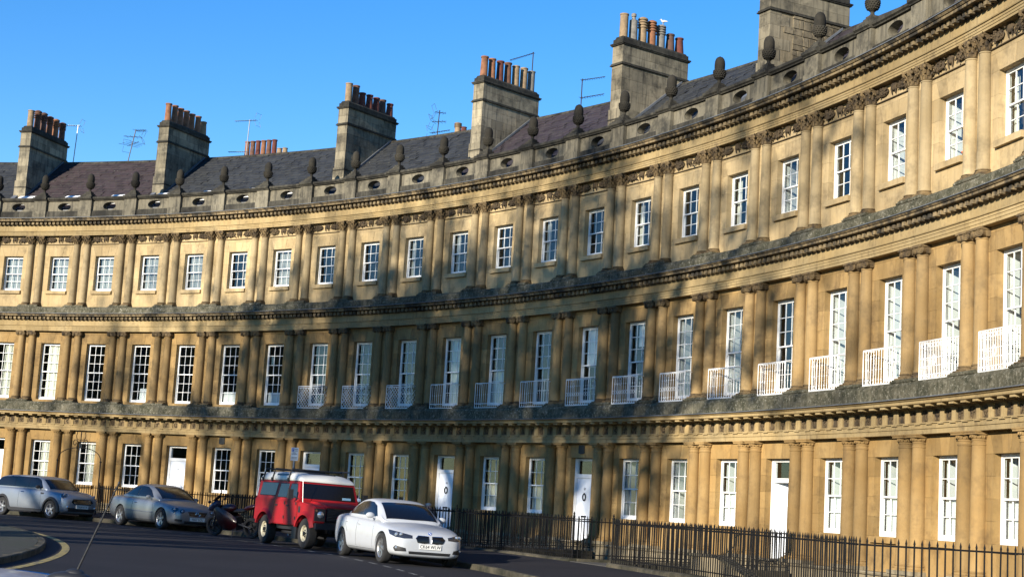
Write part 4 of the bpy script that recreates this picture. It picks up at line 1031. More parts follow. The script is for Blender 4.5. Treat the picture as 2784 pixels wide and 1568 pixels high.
# wrought iron arch over the path (lamp overthrow)
ar = thing('wrought_iron_arch', 'black wrought iron lamp arch spanning the path, with scrolls and an open lyre top', 'arch', PM(3.44, RR, .12))
M = PM(3.44); hwid = .52 * RR * DTH
for sx in (-1, 1):
    mb = MB(); mb.tube([(sx * hwid, RR, .12), (sx * hwid, RR, 1.98)], .024, 6); mb.blob((sx * hwid, RR, 2.0), .045, .045, .035); ob('post', mb.mesh('post', M_['black_iron'], True), ar, M)
    mb = MB(); pts = []
    for q in range(13):
        t = q / 12 * math.pi / 2; pts.append((sx * (.12 + (hwid - .12) * math.cos(t)), RR, 2.0 + .50 * math.sin(t) ** .9))
    mb.tube(pts, .016, 5)
    c = (sx * .30, RR, 2.66); sp = [(sx * .10, RR, 2.42), (sx * .14, RR, 2.52)]
    for q in range(16):
        a = -2.3 + q * .52; rr = .17 * (1 - q / 20); sp.append((sx * (.30 - .02 - rr * math.cos(a + 1.2)), RR, 2.68 + rr * math.sin(a + 1.2)))
    mb.tube(sp, .015, 5); ob('scroll', mb.mesh('scroll', M_['black_iron'], True), ar, M)
mb = MB(); mb.tube([(0, RR, 2.48), (0, RR, 3.12)], .02, 6)
for sx in (-1, 1): mb.tube([(0, RR, 2.80), (sx * .16, RR, 2.81), (sx * .23, RR, 2.88), (sx * .24, RR, 2.97), (sx * .21, RR, 3.06), (sx * .23, RR, 3.16)], .014, 5)
mb.tube([(-.12, RR, 2.5), (.12, RR, 2.5)], .018, 5); ob('lamp_holder', mb.mesh('lamp_holder', M_['black_iron'], True), ar, M)
# parking sign
plain('sign_white', (0.75, 0.76, 0.76), 0.4); plain('sign_blue', (0.02, 0.09, 0.42), 0.4); plain('sign_grey', (0.20, 0.21, 0.22), 0.6); plain('galvanised', (0.36, 0.37, 0.38), 0.45, 0.6, vary=.3, vs=9)
SM = T(-6.27, 45.93, -0.03) @ RZ(R_(10))
sg = thing('parking_sign', 'white parking sign plate with blue P on a grey pole behind the red off-roader', 'sign', SM)
mb = MB(); mb.tube([(0, 0, 0), (0, 0, 2.66)], .03, 8); ob('pole', mb.mesh('pole', M_['galvanised'], True), sg, SM)
SM0 = SM; SM = SM @ T(0, 0, .17) @ SC(.72, 1, 1)
mb = MB(); mb.box(-.155, .155, -.045, -.035, 2.11, 2.50); pl = ob('plate', mb.mesh('plate', M_['sign_white']), sg, SM)
mb = MB(); mb.box(-.135, -.035, -.049, -.0452, 2.38, 2.485); ob('symbol_panel', mb.mesh('symbol_panel', M_['sign_blue']), pl, SM)
ob('symbol', text_mesh('P', .11, M_['sign_white'], .001), pl, SM @ T(-.085, -.0505, 2.432) @ RX(math.pi / 2))
mb = MB()
for (x0, x1, z, t) in ((-.02, .12, 2.455, .014), (-.02, .12, 2.405, .014), (-.09, .06, 2.345, .012), (-.13, .09, 2.305, .014), (-.12, .12, 2.205, .012), (-.12, .11, 2.165, .012)):
    n = 5
    for k in range(n): mb.box(x0 + (x1 - x0) * k / n, x0 + (x1 - x0) * (k + .8) / n, -.0475, -.0452, z - t, z + t)
ob('small_print', mb.mesh('small_print', M_['sign_grey']), pl, SM)
# ------------------------------------------------------------------ trees on the green (they throw the shade on the terrace)
plain('bark', (0.16, 0.135, 0.09), 0.9, vary=0.5, vs=6, bd=0.02); plain('twig', (0.10, 0.075, 0.05), 0.9); plain('dry_leaf', (0.16, 0.10, 0.035), 0.8, vary=.3, vs=8)
def tree_meshes(seed, H, leaf):
    rn = random.Random(seed); tr = MB(); cr = MB(); lf = MB()
    def grow(p, d, r, L, lev, dense=False):
        if lev == 3: dense = rn.random() < .62
        mid = p + d * L * .5 + Vector((rn.gauss(0, .04), rn.gauss(0, .04), rn.gauss(0, .03))) * L
        e = p + d * L + Vector((rn.gauss(0, .05), rn.gauss(0, .05), rn.gauss(0, .03))) * L
        (tr if lev < 1 else cr).tube([p, mid, e], [r, r * .86, r * .70], 8 if lev < 2 else (5 if lev < 4 else 3), cap=False)
        if lev >= 4 and rn.random() < (leaf if dense else .06):
            for _ in range(9):
                c = e + Vector((rn.gauss(0, .3), rn.gauss(0, .3), rn.gauss(0, .3))); s = rn.uniform(.12, .26); a = Vector((rn.gauss(0, 1), rn.gauss(0, 1), rn.gauss(0, 1))).normalized(); b = a.orthogonal().normalized()
                lf.add([c - a * s, c + b * s * .7, c + a * s, c - b * s * .7], [(0, 1, 2, 3)])
        if lev >= 6 or L < .3: return
        n = 3 if (lev in (0, 1, 2, 3, 4, 5) and rn.random() < .62) else 2
        a0 = rn.uniform(0, 6.28); ax = d.orthogonal().normalized(); ay = d.cross(ax)
        for k in range(n):
            a = a0 + 6.28 * k / n + rn.gauss(0, .3); sp = rn.uniform(.32, .75) if lev else rn.uniform(.3, .55)
            nd = (d * math.cos(sp) + (ax * math.cos(a) + ay * math.sin(a)) * math.sin(sp)); nd.z += .10; nd.normalize()
            grow(e, nd, r * (.70 if n == 3 else .76) * rn.uniform(.75, 1), L * rn.uniform(.68, .88), lev + 1, dense)
    grow(Vector((0, 0, 0)), Vector((rn.gauss(0, .03), rn.gauss(0, .03), 1)).normalized(), .62, H * .27, 0)
    return tr.mesh('trunk', M_['bark'], True, fix=False), cr.mesh('crown', M_['bark'], fix=False), lf.mesh('dry_leaves', M_['dry_leaf'], fix=False) if lf.v else None
TREES = [tree_meshes(3, 27, .9), tree_meshes(11, 28, .9), tree_meshes(23, 26, .9)]
sd_ = Vector((math.cos(R_(SUN_DIR)), math.sin(R_(SUN_DIR)))); pd_ = Vector((-sd_.y, sd_.x))
TL = ['plane tree nearest the left of the central green, bare limbs', 'plane tree in the middle of the central green', 'tall plane tree on the far side of the central green', 'plane tree on the right of the central green', 'plane tree at the back of the central green', 'leaning plane tree by the centre of the green', 'plane tree farthest from the terrace on the green']
TPOS = [(-4, -17, 0), (-1, -12, 1), (-5, -8, 2), (-9, -2, 0), (-13, -16, 1), (-15, -9, 2), (-12, -3, 0)]
for k, (t, o_, v) in enumerate(TPOS):
    p = Vector((CX, CY)) + sd_ * t + pd_ * o_
    M = T(p.x, p.y, .08) @ RZ(k * 1.7 + .4) @ SC(.88, .88, 1 + .03 * ((k * 7) % 3 - 1))
    t_ = thing('plane_tree', TL[k], 'tree', T(p.x, p.y, .08), 'plane trees on the central green')
    ob('trunk', TREES[v][0], t_, M); ob('crown', TREES[v][1], t_, M)
    if TREES[v][2]: ob('dry_leaves', TREES[v][2], t_, M, kind='stuff')
# ------------------------------------------------------------------ the terrace across the circus (seen in the glass)
i0 = (math.degrees(TH0) - 262) / math.degrees(DTH); i1 = (math.degrees(TH0) - 150) / math.degrees(DTH)
op = thing('terrace_block', 'curved stone terrace on the opposite side of the circus, seen reflected in windows', 'building', PM((i0 + i1) / 2, 48.7, .1))
nb = int(i1 - i0); mb = MB(); mb.pbox(48.7, 57, 0, nb, 0, 12.6, nb * 2); mb.pbox(48.4, 57, 0, nb, 12.6, 13.5, nb * 2); mb.pbox(48.1, 48.7, 0, nb, 12.3, 12.6, nb * 2); mb.pbox(48.0, 48.7, 0, nb, 3.9, 4.2, nb * 2); mb.pbox(48.1, 48.7, 0, nb, 8.1, 8.4, nb * 2)
ob('wall', mb.mesh('wall', M_['stone_mid']), op, PM(i0))
mb = MB(); mb.sweep([(49.2, 13.2), (53, 16.3), (56.9, 13.2)], 0, nb, nb); ob('roof', mb.mesh('roof', M_['slate_blue']), op, PM(i0))
wm = []
for s in (1, 2, 3): mb = MB(); mb.box(-.5, .5, 48.66, 48.71, WIN[s][0], WIN[s][1]); wm.append(mb.mesh('window', M_['room']))
for b in range(0, nb, 1):
    for me in wm: ob('window', me, op, PM(i0 + b + .5))
# ------------------------------------------------------------------ vehicles
def paint(name, c, metal=0.0, rough=0.32, dirt=(0.10, 0.09, 0.075), amt=0.5, coat=0.3):
    m, N, L, b = nodes(name); p = pos(N)
    n = noise(N, L, p, 3.0, 5, 0.7)
    cc = mix(N, L, ramp(N, L, n, [(0.52, 0), (0.78, amt)]), c, dirt)
    L.new(cc, b.inputs['Base Color']); b.inputs['Metallic'].default_value = metal
    r = N.new('ShaderNodeMapRange'); r.inputs[3].default_value = rough * .8; r.inputs[4].default_value = rough * 1.5; L.new(n, r.inputs[0]); L.new(r.outputs[0], b.inputs['Roughness'])
    b.inputs['Coat Weight'].default_value = coat; b.inputs['Coat Roughness'].default_value = 0.08; b.inputs['Specular IOR Level'].default_value = 0.35
paint('paint_white', (0.40, 0.42, 0.45), 0, .3, (0.30, 0.28, 0.25), .35); paint('paint_silver', (0.22, 0.235, 0.25), .6, .34, (0.2, 0.19, 0.17), .4); paint('paint_pale', (0.24, 0.27, 0.31), .5, .34, (0.25, 0.24, 0.22), .4)
paint('paint_red', (0.27, 0.006, 0.010), 0, .5, (0.15, 0.012, 0.012), .5, .0); paint('paint_roof', (0.62, 0.62, 0.58), 0, .45, (0.25, 0.24, 0.2), .5); paint('paint_bike', (0.030, 0.002, 0.003), 0, .3); paint('paint_front', (0.16, 0.19, 0.24), .5, .3, (0.55, 0.56, 0.6), .8)
plain('tyre', (0.018, 0.018, 0.019), 0.85, vary=.3, vs=14); plain('black_plastic', (0.015, 0.015, 0.017), 0.55); plain('gloss_black', (0.006, 0.006, 0.007), 0.12); plain('alloy', (0.42, 0.42, 0.43), 0.3, .85, vary=.35, vs=12)
plain('steel_rim', (0.50, 0.46, 0.34), 0.5, vary=.5, vs=14); plain('chrome', (0.7, 0.7, 0.72), 0.12, 1.0); plain('lamp_glass', (0.45, 0.48, 0.52), 0.05, .6, coat=1.0); plain('lamp_dark', (0.05, 0.055, 0.07), 0.08, .5, coat=1.0); plain('tail_red', (0.40, 0.01, 0.012), 0.2, coat=.6)
plain('plate_white', (0.72, 0.72, 0.68), 0.4); plain('badge_blue', (0.03, 0.10, 0.40), 0.25); plain('interior_dark', (0.02, 0.02, 0.022), 0.9); plain('sticker', (0.25, 0.45, 0.62), .5)
def bake(mb, mats, sub=2, cutters=(), skin=None, smooth=True, name='body'):
    me = mb.mesh(name, mats) if skin is None else mb
    o = bpy.data.objects.new('tmp', me); col.objects.link(o); cs = []
    if skin: 
        s = o.modifiers.new('s', 'SKIN'); s.use_smooth_shade = True
    if sub: m = o.modifiers.new('u', 'SUBSURF'); m.levels = sub; m.render_levels = sub
    for c in cutters:
        q = bpy.data.objects.new('cut', c); col.objects.link(q); cs.append(q)
        m = o.modifiers.new('b', 'BOOLEAN'); m.operation = 'DIFFERENCE'; m.solver = 'EXACT'; m.object = q
    dg = bpy.context.evaluated_depsgraph_get(); r = bpy.data.meshes.new_from_object(o.evaluated_get(dg)); r.name = name
    for q in cs + [o]: bpy.data.objects.remove(q)
    if smooth:
        r.polygons.foreach_set('use_smooth', [True] * len(r.polygons)); r.set_sharp_from_angle(angle=R_(38))
    return r
def bvh_of(me): return BVHTree.FromPolygons([v.co.copy() for v in me.vertices], [tuple(p.vertices) for p in me.polygons])
def hit(bv, p, d):
    d = Vector(d).normalized(); h = bv.ray_cast(Vector(p) + d * 2.5, -d); return (h[0], h[1]) if h[0] is not None else (None, None)
def patch(bv, pts, d, off, mat, name, rings=8, seg=.04):
    if 'window' in name or 'windscreen' in name: off = max(off, .008)
    """a panel lying on the bodywork: outline points are dropped on the surface along d"""
    pts = [Vector(p) for p in pts]; out = []
    for a, b in zip(pts, pts[1:] + pts[:1]):
        n = max(1, int((b - a).length / seg)); out += [a + (b - a) * k / n for k in range(n)]
    c = sum(out, Vector()) / len(out); vs = []; n = len(out); d = Vector(d).normalized()
    for k in range(1, rings + 1):
        for p in out:
            q = c + (p - c) * k / rings; h, nn = hit(bv, q, d); h = h if h is not None else q
            vs.append(h + d * off)
    h, nn = hit(bv, c, d); vs.append((h if h is not None else c) + d * off)
    fs = [(len(vs) - 1, i, (i + 1) % n) for i in range(n)]
    for k in range(rings - 1):
        for i in range(n): j = (i + 1) % n; fs.append((k*n+i, (k+1)*n+i, (k+1)*n+j, k*n+j))
    b = len(vs); vs += [v - d * (off + .012) for v in vs[(rings-1)*n:rings*n]]     # rim down into the body
    for i in range(n): j = (i + 1) % n; fs.append(((rings-1)*n+i, b+i, b+j, (rings-1)*n+j))
    mb = MB(); mb.add(vs, fs); return mb.mesh(name, mat, True, auto=50)
def seam(bv, pts, d, r=.004, mat='gloss_black', name='panel_gap', seg=.06):
    mb = MB(); q = []
    for a, b in zip(pts, pts[1:]):
        a, b = Vector(a), Vector(b); n = max(1, int((b - a).length / seg)); q += [a + (b - a) * k / n for k in range(n)]
    q.append(Vector(pts[-1])); w = []
    for p in q:
        h, nn = hit(bv, p, d)
        if h is not None: w.append(h)
    if len(w) > 1: mb.tube(w, r, 4)
    return mb.mesh(name, M_[mat], fix=False)
def loft(st, crown=.02):
    mb = MB(); k = None; vs = []
    for (x, zb, zs, zd, w, wd) in st:
        h = zs - zb
        half = [(0, zb), (.70 * w, zb), (.955 * w, zb + .05), (w, zb + .34 * h), (w * .998, zb + .68 * h), (.965 * w, zs - .05), (wd, zs), (wd * .55, zd), (0, zd + crown)]
        ring = half + [(-y, z) for y, z in reversed(half[1:-1])]
        k = len(ring); vs += [(x, y, z) for y, z in ring]
    fs = []
    for i in range(len(st) - 1):
        for j in range(k): j2 = (j + 1) % k; fs.append((i*k+j, (i+1)*k+j, (i+1)*k+j2, i*k+j2))
    n = len(st); fs.append(tuple(range(k))); fs.append(tuple((n-1)*k + k-1-j for j in range(k)))
    mb.add(vs, fs); return mb
def cabin(st, zb):
    """(x, ztop, wtop, wbase) -> closed greenhouse"""
    mb = MB(); vs = []
    for (x, zt, wt, wb) in st:
        z_ = min(zb, zt - .07); h = zt - z_
        half = [(0, z_ - .12), (wb, z_ - .12), (wb, z_ + .02), (wb - (wb - wt) * .42, z_ + .5 * h), (wt + .015, zt - .055), (wt - .05, zt - .012), (wt * .5, zt + .008), (0, zt + .012)]
        ring = half + [(-y, z) for y, z in reversed(half[1:-1])]; k = len(ring); vs += [(x, y, z) for y, z in ring]
    fs = []
    for i in range(len(st) - 1):
        for j in range(k): j2 = (j + 1) % k; fs.append((i*k+j, (i+1)*k+j, (i+1)*k+j2, i*k+j2))
    n = len(st); fs.append(tuple(range(k))); fs.append(tuple((n-1)*k + k-1-j for j in range(k)))
    mb.add(vs, fs); return mb
def cyl_y(x, z, r, y0, y1, n=28):
    mb = MB(); mb.lathe([(r, 0), (r, y1 - y0)], n, M=T(x, y0, z) @ RX(-math.pi / 2)); return mb.mesh('cutter', M_['black_plastic'])
def wheel_meshes(R, w, style, rim):
    key = ('wheel', R, style)
    if key in G: return G[key]
    X = RX(-math.pi / 2); h = w / 2; ri = R * .68 if style != 'steel' else R * .56; mb = MB()
    mb.lathe([(ri, -h * .9), (R * .92, -h), (R * .985, -h * .8), (R, -h * .35), (R, h * .35), (R * .985, h * .8), (R * .92, h), (ri, h * .92), (ri - .01, h * .8)], 30, M=X, closed=False)
    ty = mb.mesh('tyre', M_['tyre'], True, fix=False)
    mb = MB(); mb.lathe([(ri, -h * .8), (ri - .03, -h * .5), (ri - .035, h * .5), (ri - .012, h * .84), (ri + .004, h * .90), (ri + .004, h * .84)], 30, M=X, closed=False)
    mb.lathe([(.0, h * .05), (ri - .03, h * .02)], 24, M=X, closed=False, mi=1)
    hub = h * .72
    if style == 'steel':
        mb.lathe([(.0, hub), (.05, hub), (.055, hub * .85), (ri * .45, hub * .80), (ri * .55, hub * .55), (ri * .80, hub * .35), (ri * .96, hub * .8)], 24, M=X, closed=False)
        for k in range(5): a = k * 1.2566; mb.lathe([(.014, 0), (.014, .03), (0, .035)], 6, M=X @ T(.085 * math.cos(a), .085 * math.sin(a), hub * .8), mi=1)
        mb.lathe([(.052, 0), (.048, .03), (0, .034)], 10, M=X @ T(0, 0, hub), mi=1)
    else:
        mb.lathe([(.0, hub * .95), (.035, hub * .95), (.06, hub * .8), (.06, hub * .4)], 14, M=X, closed=False)
        n = 5
        for k in range(n):
            for o_ in ((-.16, .16) if style == 'double' else (0,)):
                a = 2 * math.pi * k / n + o_; a2 = 2 * math.pi * k / n + o_ * .9; wd = .020 if style == 'double' else .038
                B = X @ RZ(a); mb.add([B @ Vector(v) for v in ((.04, -wd, hub * .85), (.04, wd, hub * .85), (ri - .012, wd * (1.0 if style == 'double' else .55), h * .78), (ri - .012, -wd * (1.0 if style == 'double' else .55), h * .78), (.04, -wd, hub * .4), (.04, wd, hub * .4), (ri - .012, wd, h * .35), (ri - .012, -wd, h * .35))], [(0,1,2,3), (4,7,6,5), (0,4,5,1), (1,5,6,2), (2,6,7,3), (3,7,4,0)])
    rm = mb.mesh('rim', [M_[rim], M_['black_plastic']], True, fix=False)
    G[key] = (ty, rm); return G[key]
def add_wheels(t, CM, xs, y, R, w, style, rim):
    ty, rm = wheel_meshes(R, w, style, rim)
    for x in xs:
        for sy in (-1, 1):
            M = CM @ T(x, sy * y, R) @ (RZ(math.pi) if sy < 0 else I4) @ RY(random.uniform(0, 1.2))
            q = ob('wheel', ty, t, M); ob('rim', rm, q, M)
def plate(t, CM, x, z, txt, tilt=0, w=.52, hh=.111, mat='plate_white'):
    M = CM @ T(x, 0, z) @ RY(tilt); mb = MB(); mb.box(-.006, .004, -w / 2, w / 2, -hh / 2, hh / 2); p = ob('number_plate', mb.mesh('number_plate', M_[mat]), t, M)
    ob('lettering', text_mesh(txt, hh * .95, M_['black_iron'], .0015, 1.02), p, M @ T(.0055, 0, -.002) @ RZ(math.pi / 2) @ RX(math.pi / 2) @ SC(.88, 1, 1))
def mirror(t, CM, x, y, z, mat, s=1.0):
    for sy in (-1, 1):
        mb = MB(); mb.blob((x, sy * (y + .09 * s), z), .055 * s, .105 * s, .068 * s, 10, 7); mb.tube([(x + .02, sy * (y - .06), z - .05), (x + .01, sy * (y + .05), z - .03)], .022, 6)
        ob('wing_mirror', mb.mesh('wing_mirror', M_[mat], True), t, CM)
def handles(t, CM, bv, pts, mat):
    for (x, z) in pts:
        for sy in (-1, 1):
            h, nn = hit(bv, (x, sy * .8, z), (0, sy, 0))
            if h is None: continue
            mb = MB(); mb.tube([(x - .085, h.y - sy * .01, z), (x - .06, h.y + sy * .022, z + .002), (x + .06, h.y + sy * .022, z + .002), (x + .085, h.y - sy * .01, z)], .013, 6); ob('door_handle', mb.mesh('door_handle', M_[mat], True), t, CM)
def cone(c, r, n=14, stretch=1.0):
    return [(c[0], c[1] + r * stretch * math.cos(2 * math.pi * k / n), c[2] + r * math.sin(2 * math.pi * k / n)) for k in range(n)]
def place(mid, head, off):
    hd = R_(head); lx, ly = -math.sin(hd), math.cos(hd)
    x, y = mid[0] + lx * off, mid[1] + ly * off; zr = road_z(mid[0], mid[1]); zl = road_z(mid[0] + 2 * lx * off, mid[1] + 2 * ly * off)
    return T(x, y, (zr + zl) / 2) @ RZ(hd) @ RX(math.atan2(zl - zr, 2 * off))
def saloon():
    CM = place((-3.10, 35.56), -66.0, .80); t = thing('parked_car', 'white saloon car with twin dark grilles, nearest of the parked cars', 'car', CM, 'cars parked along the kerb')
    st = [(2.20, .30, .56, .57, .50, .40), (2.17, .20, .64, .66, .66, .50), (2.06, .17, .71, .745, .80, .60), (1.80, .17, .78, .83, .875, .70), (1.40, .17, .855, .905, .900, .74), (.98, .17, .885, .92, .905, .765), (.4, .17, .935, .90, .905, .78), (-.5, .17, .955, .92, .905, .79), (-1.3, .17, .985, .98, .905, .78), (-1.75, .18, 1.0, 1.05, .89, .75), (-2.15, .22, .99, 1.05, .83, .70), (-2.36, .28, .95, 1.02, .75, .62), (-2.42, .36, .85, .90, .66, .55)]
    cut = [cyl_y(x, .325, .375, sy * .66, sy * .66 + .5 * 1 if sy > 0 else -.66, 28) if sy > 0 else cyl_y(x, .325, .375, -1.2, -.66) for x in (1.405, -1.405) for sy in (1, -1)]
    body = bake(loft(st), M_['paint_white'], 2, cut); bv = bvh_of(body); ob('body', body, t, CM)
    cb = bake(cabin([(1.02, .93, .66, .72), (.86, 1.04, .655, .745), (.60, 1.21, .63, .765), (.20, 1.385, .60, .775), (-.35, 1.435, .60, .78), (-1.0, 1.39, .585, .77), (-1.40, 1.23, .58, .745), (-1.80, 1.04, .60, .70)], .97), M_['paint_white'], 2); cv = bvh_of(cb); ob('roof', cb, t, CM)
    gm = M_['car_glass']
    ob('windscreen', patch(cv, [(.94, -.62, 1), (.97, 0, 1), (.94, .62, 1), (.26, .55, 1.3), (.26, -.55, 1.3)], (.55, 0, 1), .004, M_['gloss_black'], 'windscreen'), t, CM)
    ob('rear_window', patch(cv, [(-1.62, -.52, 1), (-1.62, .52, 1), (-1.16, .50, 1.3), (-1.16, -.50, 1.3)], (-.5, 0, 1), .004, M_['gloss_black'], 'rear_window'), t, CM)
    for sy in (-1, 1):
        d = (0, sy, .25)
        ob('side_window', patch(cv, [(.66, sy * .7, .995), (.28, sy * .65, 1.25), (.0, sy * .65, 1.335), (-.315, sy * .65, 1.355), (-.33, sy * .7, 1.0)], d, .004, M_['gloss_black'], 'side_window'), t, CM)
        ob('side_window', patch(cv, [(-.36, sy * .7, 1.0), (-.34, sy * .65, 1.355), (-.72, sy * .65, 1.33), (-1.05, sy * .65, 1.23), (-1.38, sy * .65, 1.08), (-1.30, sy * .7, 1.02)], d, .004, M_['gloss_black'], 'side_window'), t, CM)
        d = (0, sy, 0)
        for xs in (((.82, .25), (.86, .6), (.80, .90)), ((-.33, .25), (-.33, .93)), ((-.98, .6), (-1.15, .75), (-1.25, .95))): ob('panel_gap', seam(bv, [(x, sy * .8, z) for x, z in xs], d), t, CM)
        ob('panel_gap', seam(bv, [(.85, sy * .8, .27), (-1.0, sy * .8, .27)], d, .005), t, CM)
        ob('panel_gap', seam(bv, [(.80, sy * .8, .78), (-1.9, sy * .8, .84)], d, .003, 'paint_white', 'crease'), t, CM)
        d = (.8, sy * .6, .12)
        ob('headlight', patch(bv, [(2.1, sy * .36, .575), (2.1, sy * .38, .645), (2.0, sy * .62, .695), (1.75, sy * .89, .76), (1.85, sy * .86, .65), (2.0, sy * .74, .585), (2.08, sy * .55, .565)], d, .006, M_['lamp_dark'], 'headlight'), t, CM)
        for yy, rr in ((.60, .045), (.73, .05)):
            h, nn = hit(bv, (2.0, sy * yy, .645), d)
            if h is not None: mb = MB(); mb.blob(h + Vector(d) * .004, .018, rr, rr, 10, 7); ob('lamp_lens', mb.mesh('lamp_lens', M_['lamp_glass'], True), t, CM)
        d = (1, sy * .1, 0)
        gr = [(2.2, sy * .03, .51), (2.2, sy * .045, .65), (2.2, sy * .29, .655), (2.2, sy * .345, .60), (2.2, sy * .30, .515), (2.2, sy * .15, .49)]
        ob('grille', patch(bv, gr, d, .012, M_['gloss_black'], 'grille'), t, CM); ob('grille_frame', seam(bv, gr + gr[:1], d, .012, 'chrome', 'grille_frame'), t, CM)
        ob('air_intake', patch(bv, [(2.1, sy * .50, .30), (2.1, sy * .52, .37), (2.0, sy * .74, .42), (2.0, sy * .80, .36), (2.0, sy * .74, .29)], (.85, sy * .5, 0), .006, M_['black_plastic'], 'air_intake'), t, CM)
        mb = MB(); h, nn = hit(bv, (2.0, sy * .70, .37), (.85, sy * .5, 0)); mb.blob(h, .02, .04, .035, 8, 6); ob('fog_lamp', mb.mesh('fog_lamp', M_['lamp_glass'], True), t, CM)
        ob('tail_light', patch(bv, [(-2.3, sy * .5, .83), (-2.3, sy * .5, .93), (-2.2, sy * .8, .95), (-2.1, sy * .84, .85)], (-.8, sy * .6, 0), .006, M_['tail_red'], 'tail_light'), t, CM)
    ob('air_intake', patch(bv, [(2.1, -.48, .25), (2.1, -.50, .31), (2.1, .50, .31), (2.1, .48, .25)], (1, 0, 0), .006, M_['black_plastic'], 'air_intake'), t, CM)
    h, nn = hit(bv, (2.1, 0, .695), (1, 0, 1)); mb = MB(); mb.lathe([(.041, 0), (.041, .008), (0, .01)], 16, M=T(*h) @ RY(R_(50))); mb2 = MB()
    ob('badge', mb.mesh('badge', M_['badge_blue'], True), t, CM)
    for a in (0, math.pi): mb2.prism([(0, 0)] + [(.028 * math.cos(a + q * .262), .028 * math.sin(a + q * .262)) for q in range(7)], .009, .012, axis='z', M=T(*h) @ RY(R_(50)))
    ob('badge_quarters', mb2.mesh('badge_quarters', M_['plate_white']), t, CM)
    h, nn = hit(bv, (2.2, 0, .43), (1, 0, 0)); plate(t, CM, h.x + .012, .425, 'CK64 WLW')
    add_wheels(t, CM, (1.405, -1.405), .785, .325, .22, 'double', 'alloy'); mirror(t, CM, .55, .80, 1.02, 'paint_white'); handles(t, CM, bv, ((-.15, .80), (-1.08, .83)), 'paint_white')
saloon()
def coupe():
    CM = place((-11.37, 48.73), -49.0, .77); t = thing('parked_car', 'silver two door coupe with oval lamps, parked in front of the motorcycle', 'car', CM, 'cars parked along the kerb')
    st = [(2.16, .30, .54, .56, .44, .34), (2.13, .20, .62, .65, .62, .46), (2.0, .17, .70, .73, .77, .58), (1.75, .17, .77, .81, .845, .68), (1.357, .17, .84, .88, .865, .72), (.95, .17, .885, .915, .87, .74), (.2, .17, .905, .88, .87, .76), (-.7, .17, .925, .90, .87, .765), (-1.35, .17, .955, .95, .87, .75), (-1.8, .19, .965, 1.01, .85, .71), (-2.2, .23, .95, 1.0, .79, .64), (-2.40, .30, .90, .96, .70, .56), (-2.46, .38, .80, .86, .60, .48)]
    cut = [cyl_y(x, .32, .37, a, b) for x in (1.357, -1.357) for a, b in ((.63, 1.2), (-1.2, -.63))]
    body = bake(loft(st), M_['paint_silver'], 2, cut); bv = bvh_of(body); ob('body', body, t, CM)
    cb = bake(cabin([(.98, .905, .62, .69), (.82, 1.01, .62, .715), (.55, 1.17, .60, .735), (.10, 1.36, .57, .745), (-.45, 1.405, .565, .75), (-1.0, 1.34, .555, .735), (-1.45, 1.17, .55, .70), (-1.85, 1.0, .55, .64)], .94), M_['paint_silver'], 2); cv = bvh_of(cb); ob('roof', cb, t, CM)
    ob('windscreen', patch(cv, [(.90, -.58, 1), (.93, 0, 1), (.90, .58, 1), (.18, .52, 1.3), (.18, -.52, 1.3)], (.55, 0, 1), .004, M_['gloss_black'], 'windscreen'), t, CM)
    ob('rear_window', patch(cv, [(-1.68, -.48, 1), (-1.68, .48, 1), (-1.12, .47, 1.3), (-1.12, -.47, 1.3)], (-.5, 0, 1), .004, M_['gloss_black'], 'rear_window'), t, CM)
    for sy in (-1, 1):
        ob('side_window', patch(cv, [(.58, sy * .7, .965), (.22, sy * .65, 1.2), (-.05, sy * .65, 1.305), (-.45, sy * .65, 1.33), (-.48, sy * .7, .97)], (0, sy, .25), .004, M_['gloss_black'], 'side_window'), t, CM)
        ob('side_window', patch(cv, [(-.51, sy * .7, .975), (-.48, sy * .65, 1.33), (-.85, sy * .65, 1.285), (-1.18, sy * .65, 1.17), (-1.46, sy * .65, 1.02)], (0, sy, .25), .004, M_['gloss_black'], 'side_window'), t, CM)
        d = (0, sy, 0)
        for xs in (((.80, .25), (.82, .6), (.74, .88)), ((-.55, .28), (-.58, .6), (-.52, .92))): ob('panel_gap', seam(bv, [(x, sy * .8, z) for x, z in xs], d), t, CM)
        ob('panel_gap', seam(bv, [(.85, sy * .8, .27), (-.95, sy * .8, .27)], d, .005), t, CM); ob('trim_strip', seam(bv, [(.86, sy * .8, .50), (-.92, sy * .8, .52)], d, .010, 'paint_silver', 'trim_strip'), t, CM)
        d = (.8, sy * .6, .2)
        for (x, y, z, r, s_) in ((1.93, .68, .635, .10, 1.35), (2.05, .47, .585, .075, 1.3)):
            ob('headlight', patch(bv, cone((x, sy * y, z), r, 18, s_), d, .008, M_['lamp_dark'], 'headlight'), t, CM)
            h, nn = hit(bv, (x, sy * y, z), d); mb = MB(); mb.blob(h + Vector(d) * .006, .02, r * .5, r * .5, 10, 7); ob('lamp_lens', mb.mesh('lamp_lens', M_['lamp_glass'], True), t, CM)
        ob('air_intake', patch(bv, [(2.1, sy * .50, .28), (2.1, sy * .50, .35), (2.0, sy * .70, .36), (2.0, sy * .70, .29)], (.9, sy * .4, 0), .006, M_['black_plastic'], 'air_intake'), t, CM)
        ob('tail_light', patch(bv, [(-2.4, sy * .45, .78), (-2.4, sy * .45, .90), (-2.3, sy * .72, .93), (-2.15, sy * .79, .86), (-2.3, sy * .74, .78)], (-.75, sy * .65, 0), .006, M_['tail_red'], 'tail_light'), t, CM)
    g4 = [(2.15, -.34, .60), (2.15, .34, .60), (2.15, .27, .47), (2.15, -.27, .47)]
    ob('grille', patch(bv, g4, (1, 0, 0), .008, M_['gloss_black'], 'grille'), t, CM)
    for z in (.505, .54, .573): ob('grille_bar', seam(bv, [(2.15, -.30, z), (2.15, .30, z)], (1, 0, 0), .009, 'alloy', 'grille_bar'), t, CM)
